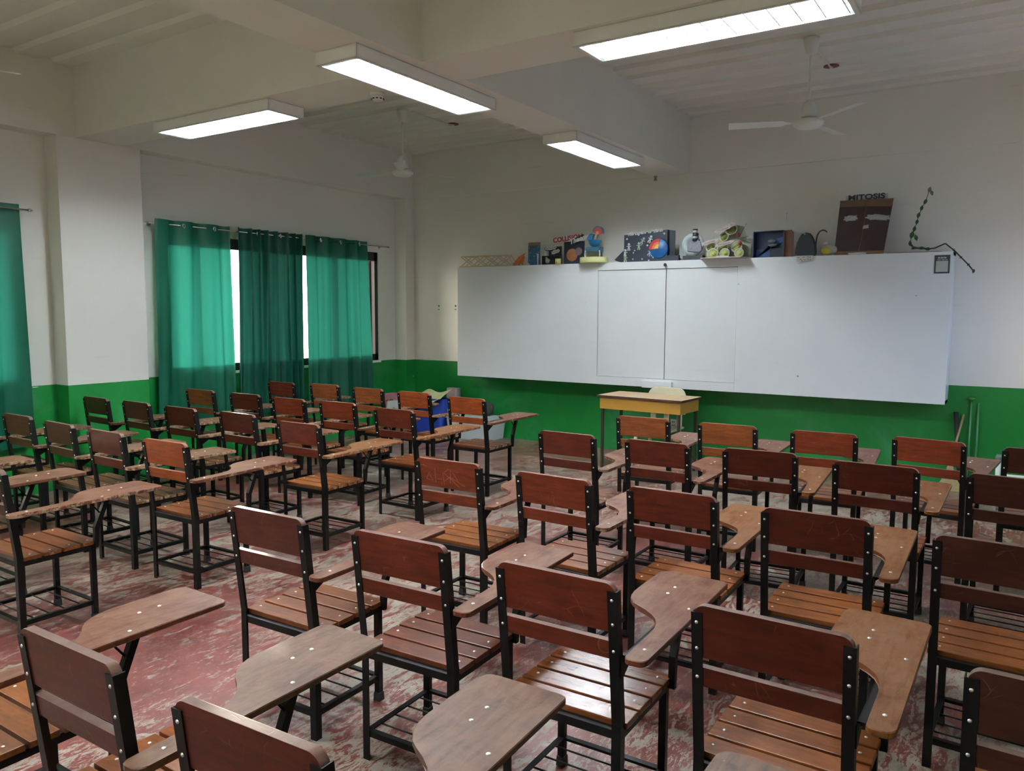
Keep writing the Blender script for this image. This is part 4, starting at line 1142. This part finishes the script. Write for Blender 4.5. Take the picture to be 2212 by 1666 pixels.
for p, s, a, mt in ((P[0], .030, .3, lgp), (P[0] + Vector((.02, 0, -.03)), .028, -.3, lgp), (P[1], .030, .4, lgn), (P[2], .028, .2, lgn), (P[3] + Vector((0, 0, .02)), .030, .3, lgn), (P[3] - Vector((.01, 0, .04)), .028, .2, lgn), (P[4] - Vector((.005, 0, .02)), .030, .15, lgn), (P[5], .040, .2, lgn), (P[5] + Vector((.035, 0, -.025)), .034, -.3, lgn), (P[6], .028, 0, lgd), (P[7], .026, 1.2, lgd), (P[8], .028, 1.4, lgd), (P[9], .03, 1.6, lgd), (P[12], .014, .8, lgd), (P[13], .016, .9, C_('leaf_brown', (.06, .05, .03), .7)), (P[14], .016, .9, C_('leaf_brown', (.06, .05, .03), .7)), (P[15], .022, .2, C_('leaf_brown', (.06, .05, .03), .7))):
    leaf(p, s, a, mt)
b = BM(); box(b, X(1915), X(2035), ys - .02, ys + .05, SZ, SZ + .006)
tag(obj('card_strip', b, C_('dark_strip', (.12, .12, .10), .6)), 'flat grey card strip under the vine on the board top', 'card')

# ------------------------------------------------------------------ daylight
w = bpy.data.worlds.new('daylight'); sc.world = w; w.use_nodes = True
nt = w.node_tree; bg = nt.nodes['Background']
tc = nt.nodes.new('ShaderNodeTexCoord'); sp = nt.nodes.new('ShaderNodeSeparateXYZ'); nt.links.new(tc.outputs['Generated'], sp.inputs[0])
r1 = nt.nodes.new('ShaderNodeMapRange'); r1.inputs[1].default_value = -.6; r1.inputs[2].default_value = .6
nt.links.new(sp.outputs[0], r1.inputs[0])
mx = nt.nodes.new('ShaderNodeMix'); mx.data_type = 'RGBA'
mx.inputs[6].default_value = (1.0, .85, .74, 1); mx.inputs[7].default_value = (.08, .105, .155, 1)
nt.links.new(r1.outputs[0], mx.inputs[0])
r2 = nt.nodes.new('ShaderNodeMapRange'); r2.inputs[1].default_value = -.25; r2.inputs[2].default_value = .12; r2.inputs[3].default_value = .35; r2.inputs[4].default_value = 1.
nt.links.new(sp.outputs[2], r2.inputs[0])
m2 = nt.nodes.new('ShaderNodeMix'); m2.data_type = 'RGBA'; m2.blend_type = 'MULTIPLY'; m2.inputs[0].default_value = 1
nt.links.new(mx.outputs[2], m2.inputs[6]); nt.links.new(r2.outputs[0], m2.inputs[7])
nt.links.new(m2.outputs[2], bg.inputs[0]); bg.inputs[1].default_value = 11
sun = bpy.data.lights.new('sun', 'SUN'); sun.energy = 7; sun.angle = R(1.5); sun.color = (1, .88, .70)
so = bpy.data.objects.new('sun', sun); COL.objects.link(so)
sd_ = Vector((-.7934, .6064, .06))
so.rotation_euler = sd_.to_track_quat('Z', 'Y').to_euler()

sc.view_settings.view_transform = 'Standard'
sc.view_settings.look = 'None'
sc.view_settings.gamma = 1
sc.view_settings.use_curve_mapping = False
sc.view_settings.exposure = 1.42
sc.cycles.max_bounces = 8; sc.cycles.diffuse_bounces = 4; sc.cycles.glossy_bounces = 3; sc.cycles.transmission_bounces = 6; sc.cycles.transparent_max_bounces = 8
sc.cycles.sample_clamp_indirect = 6
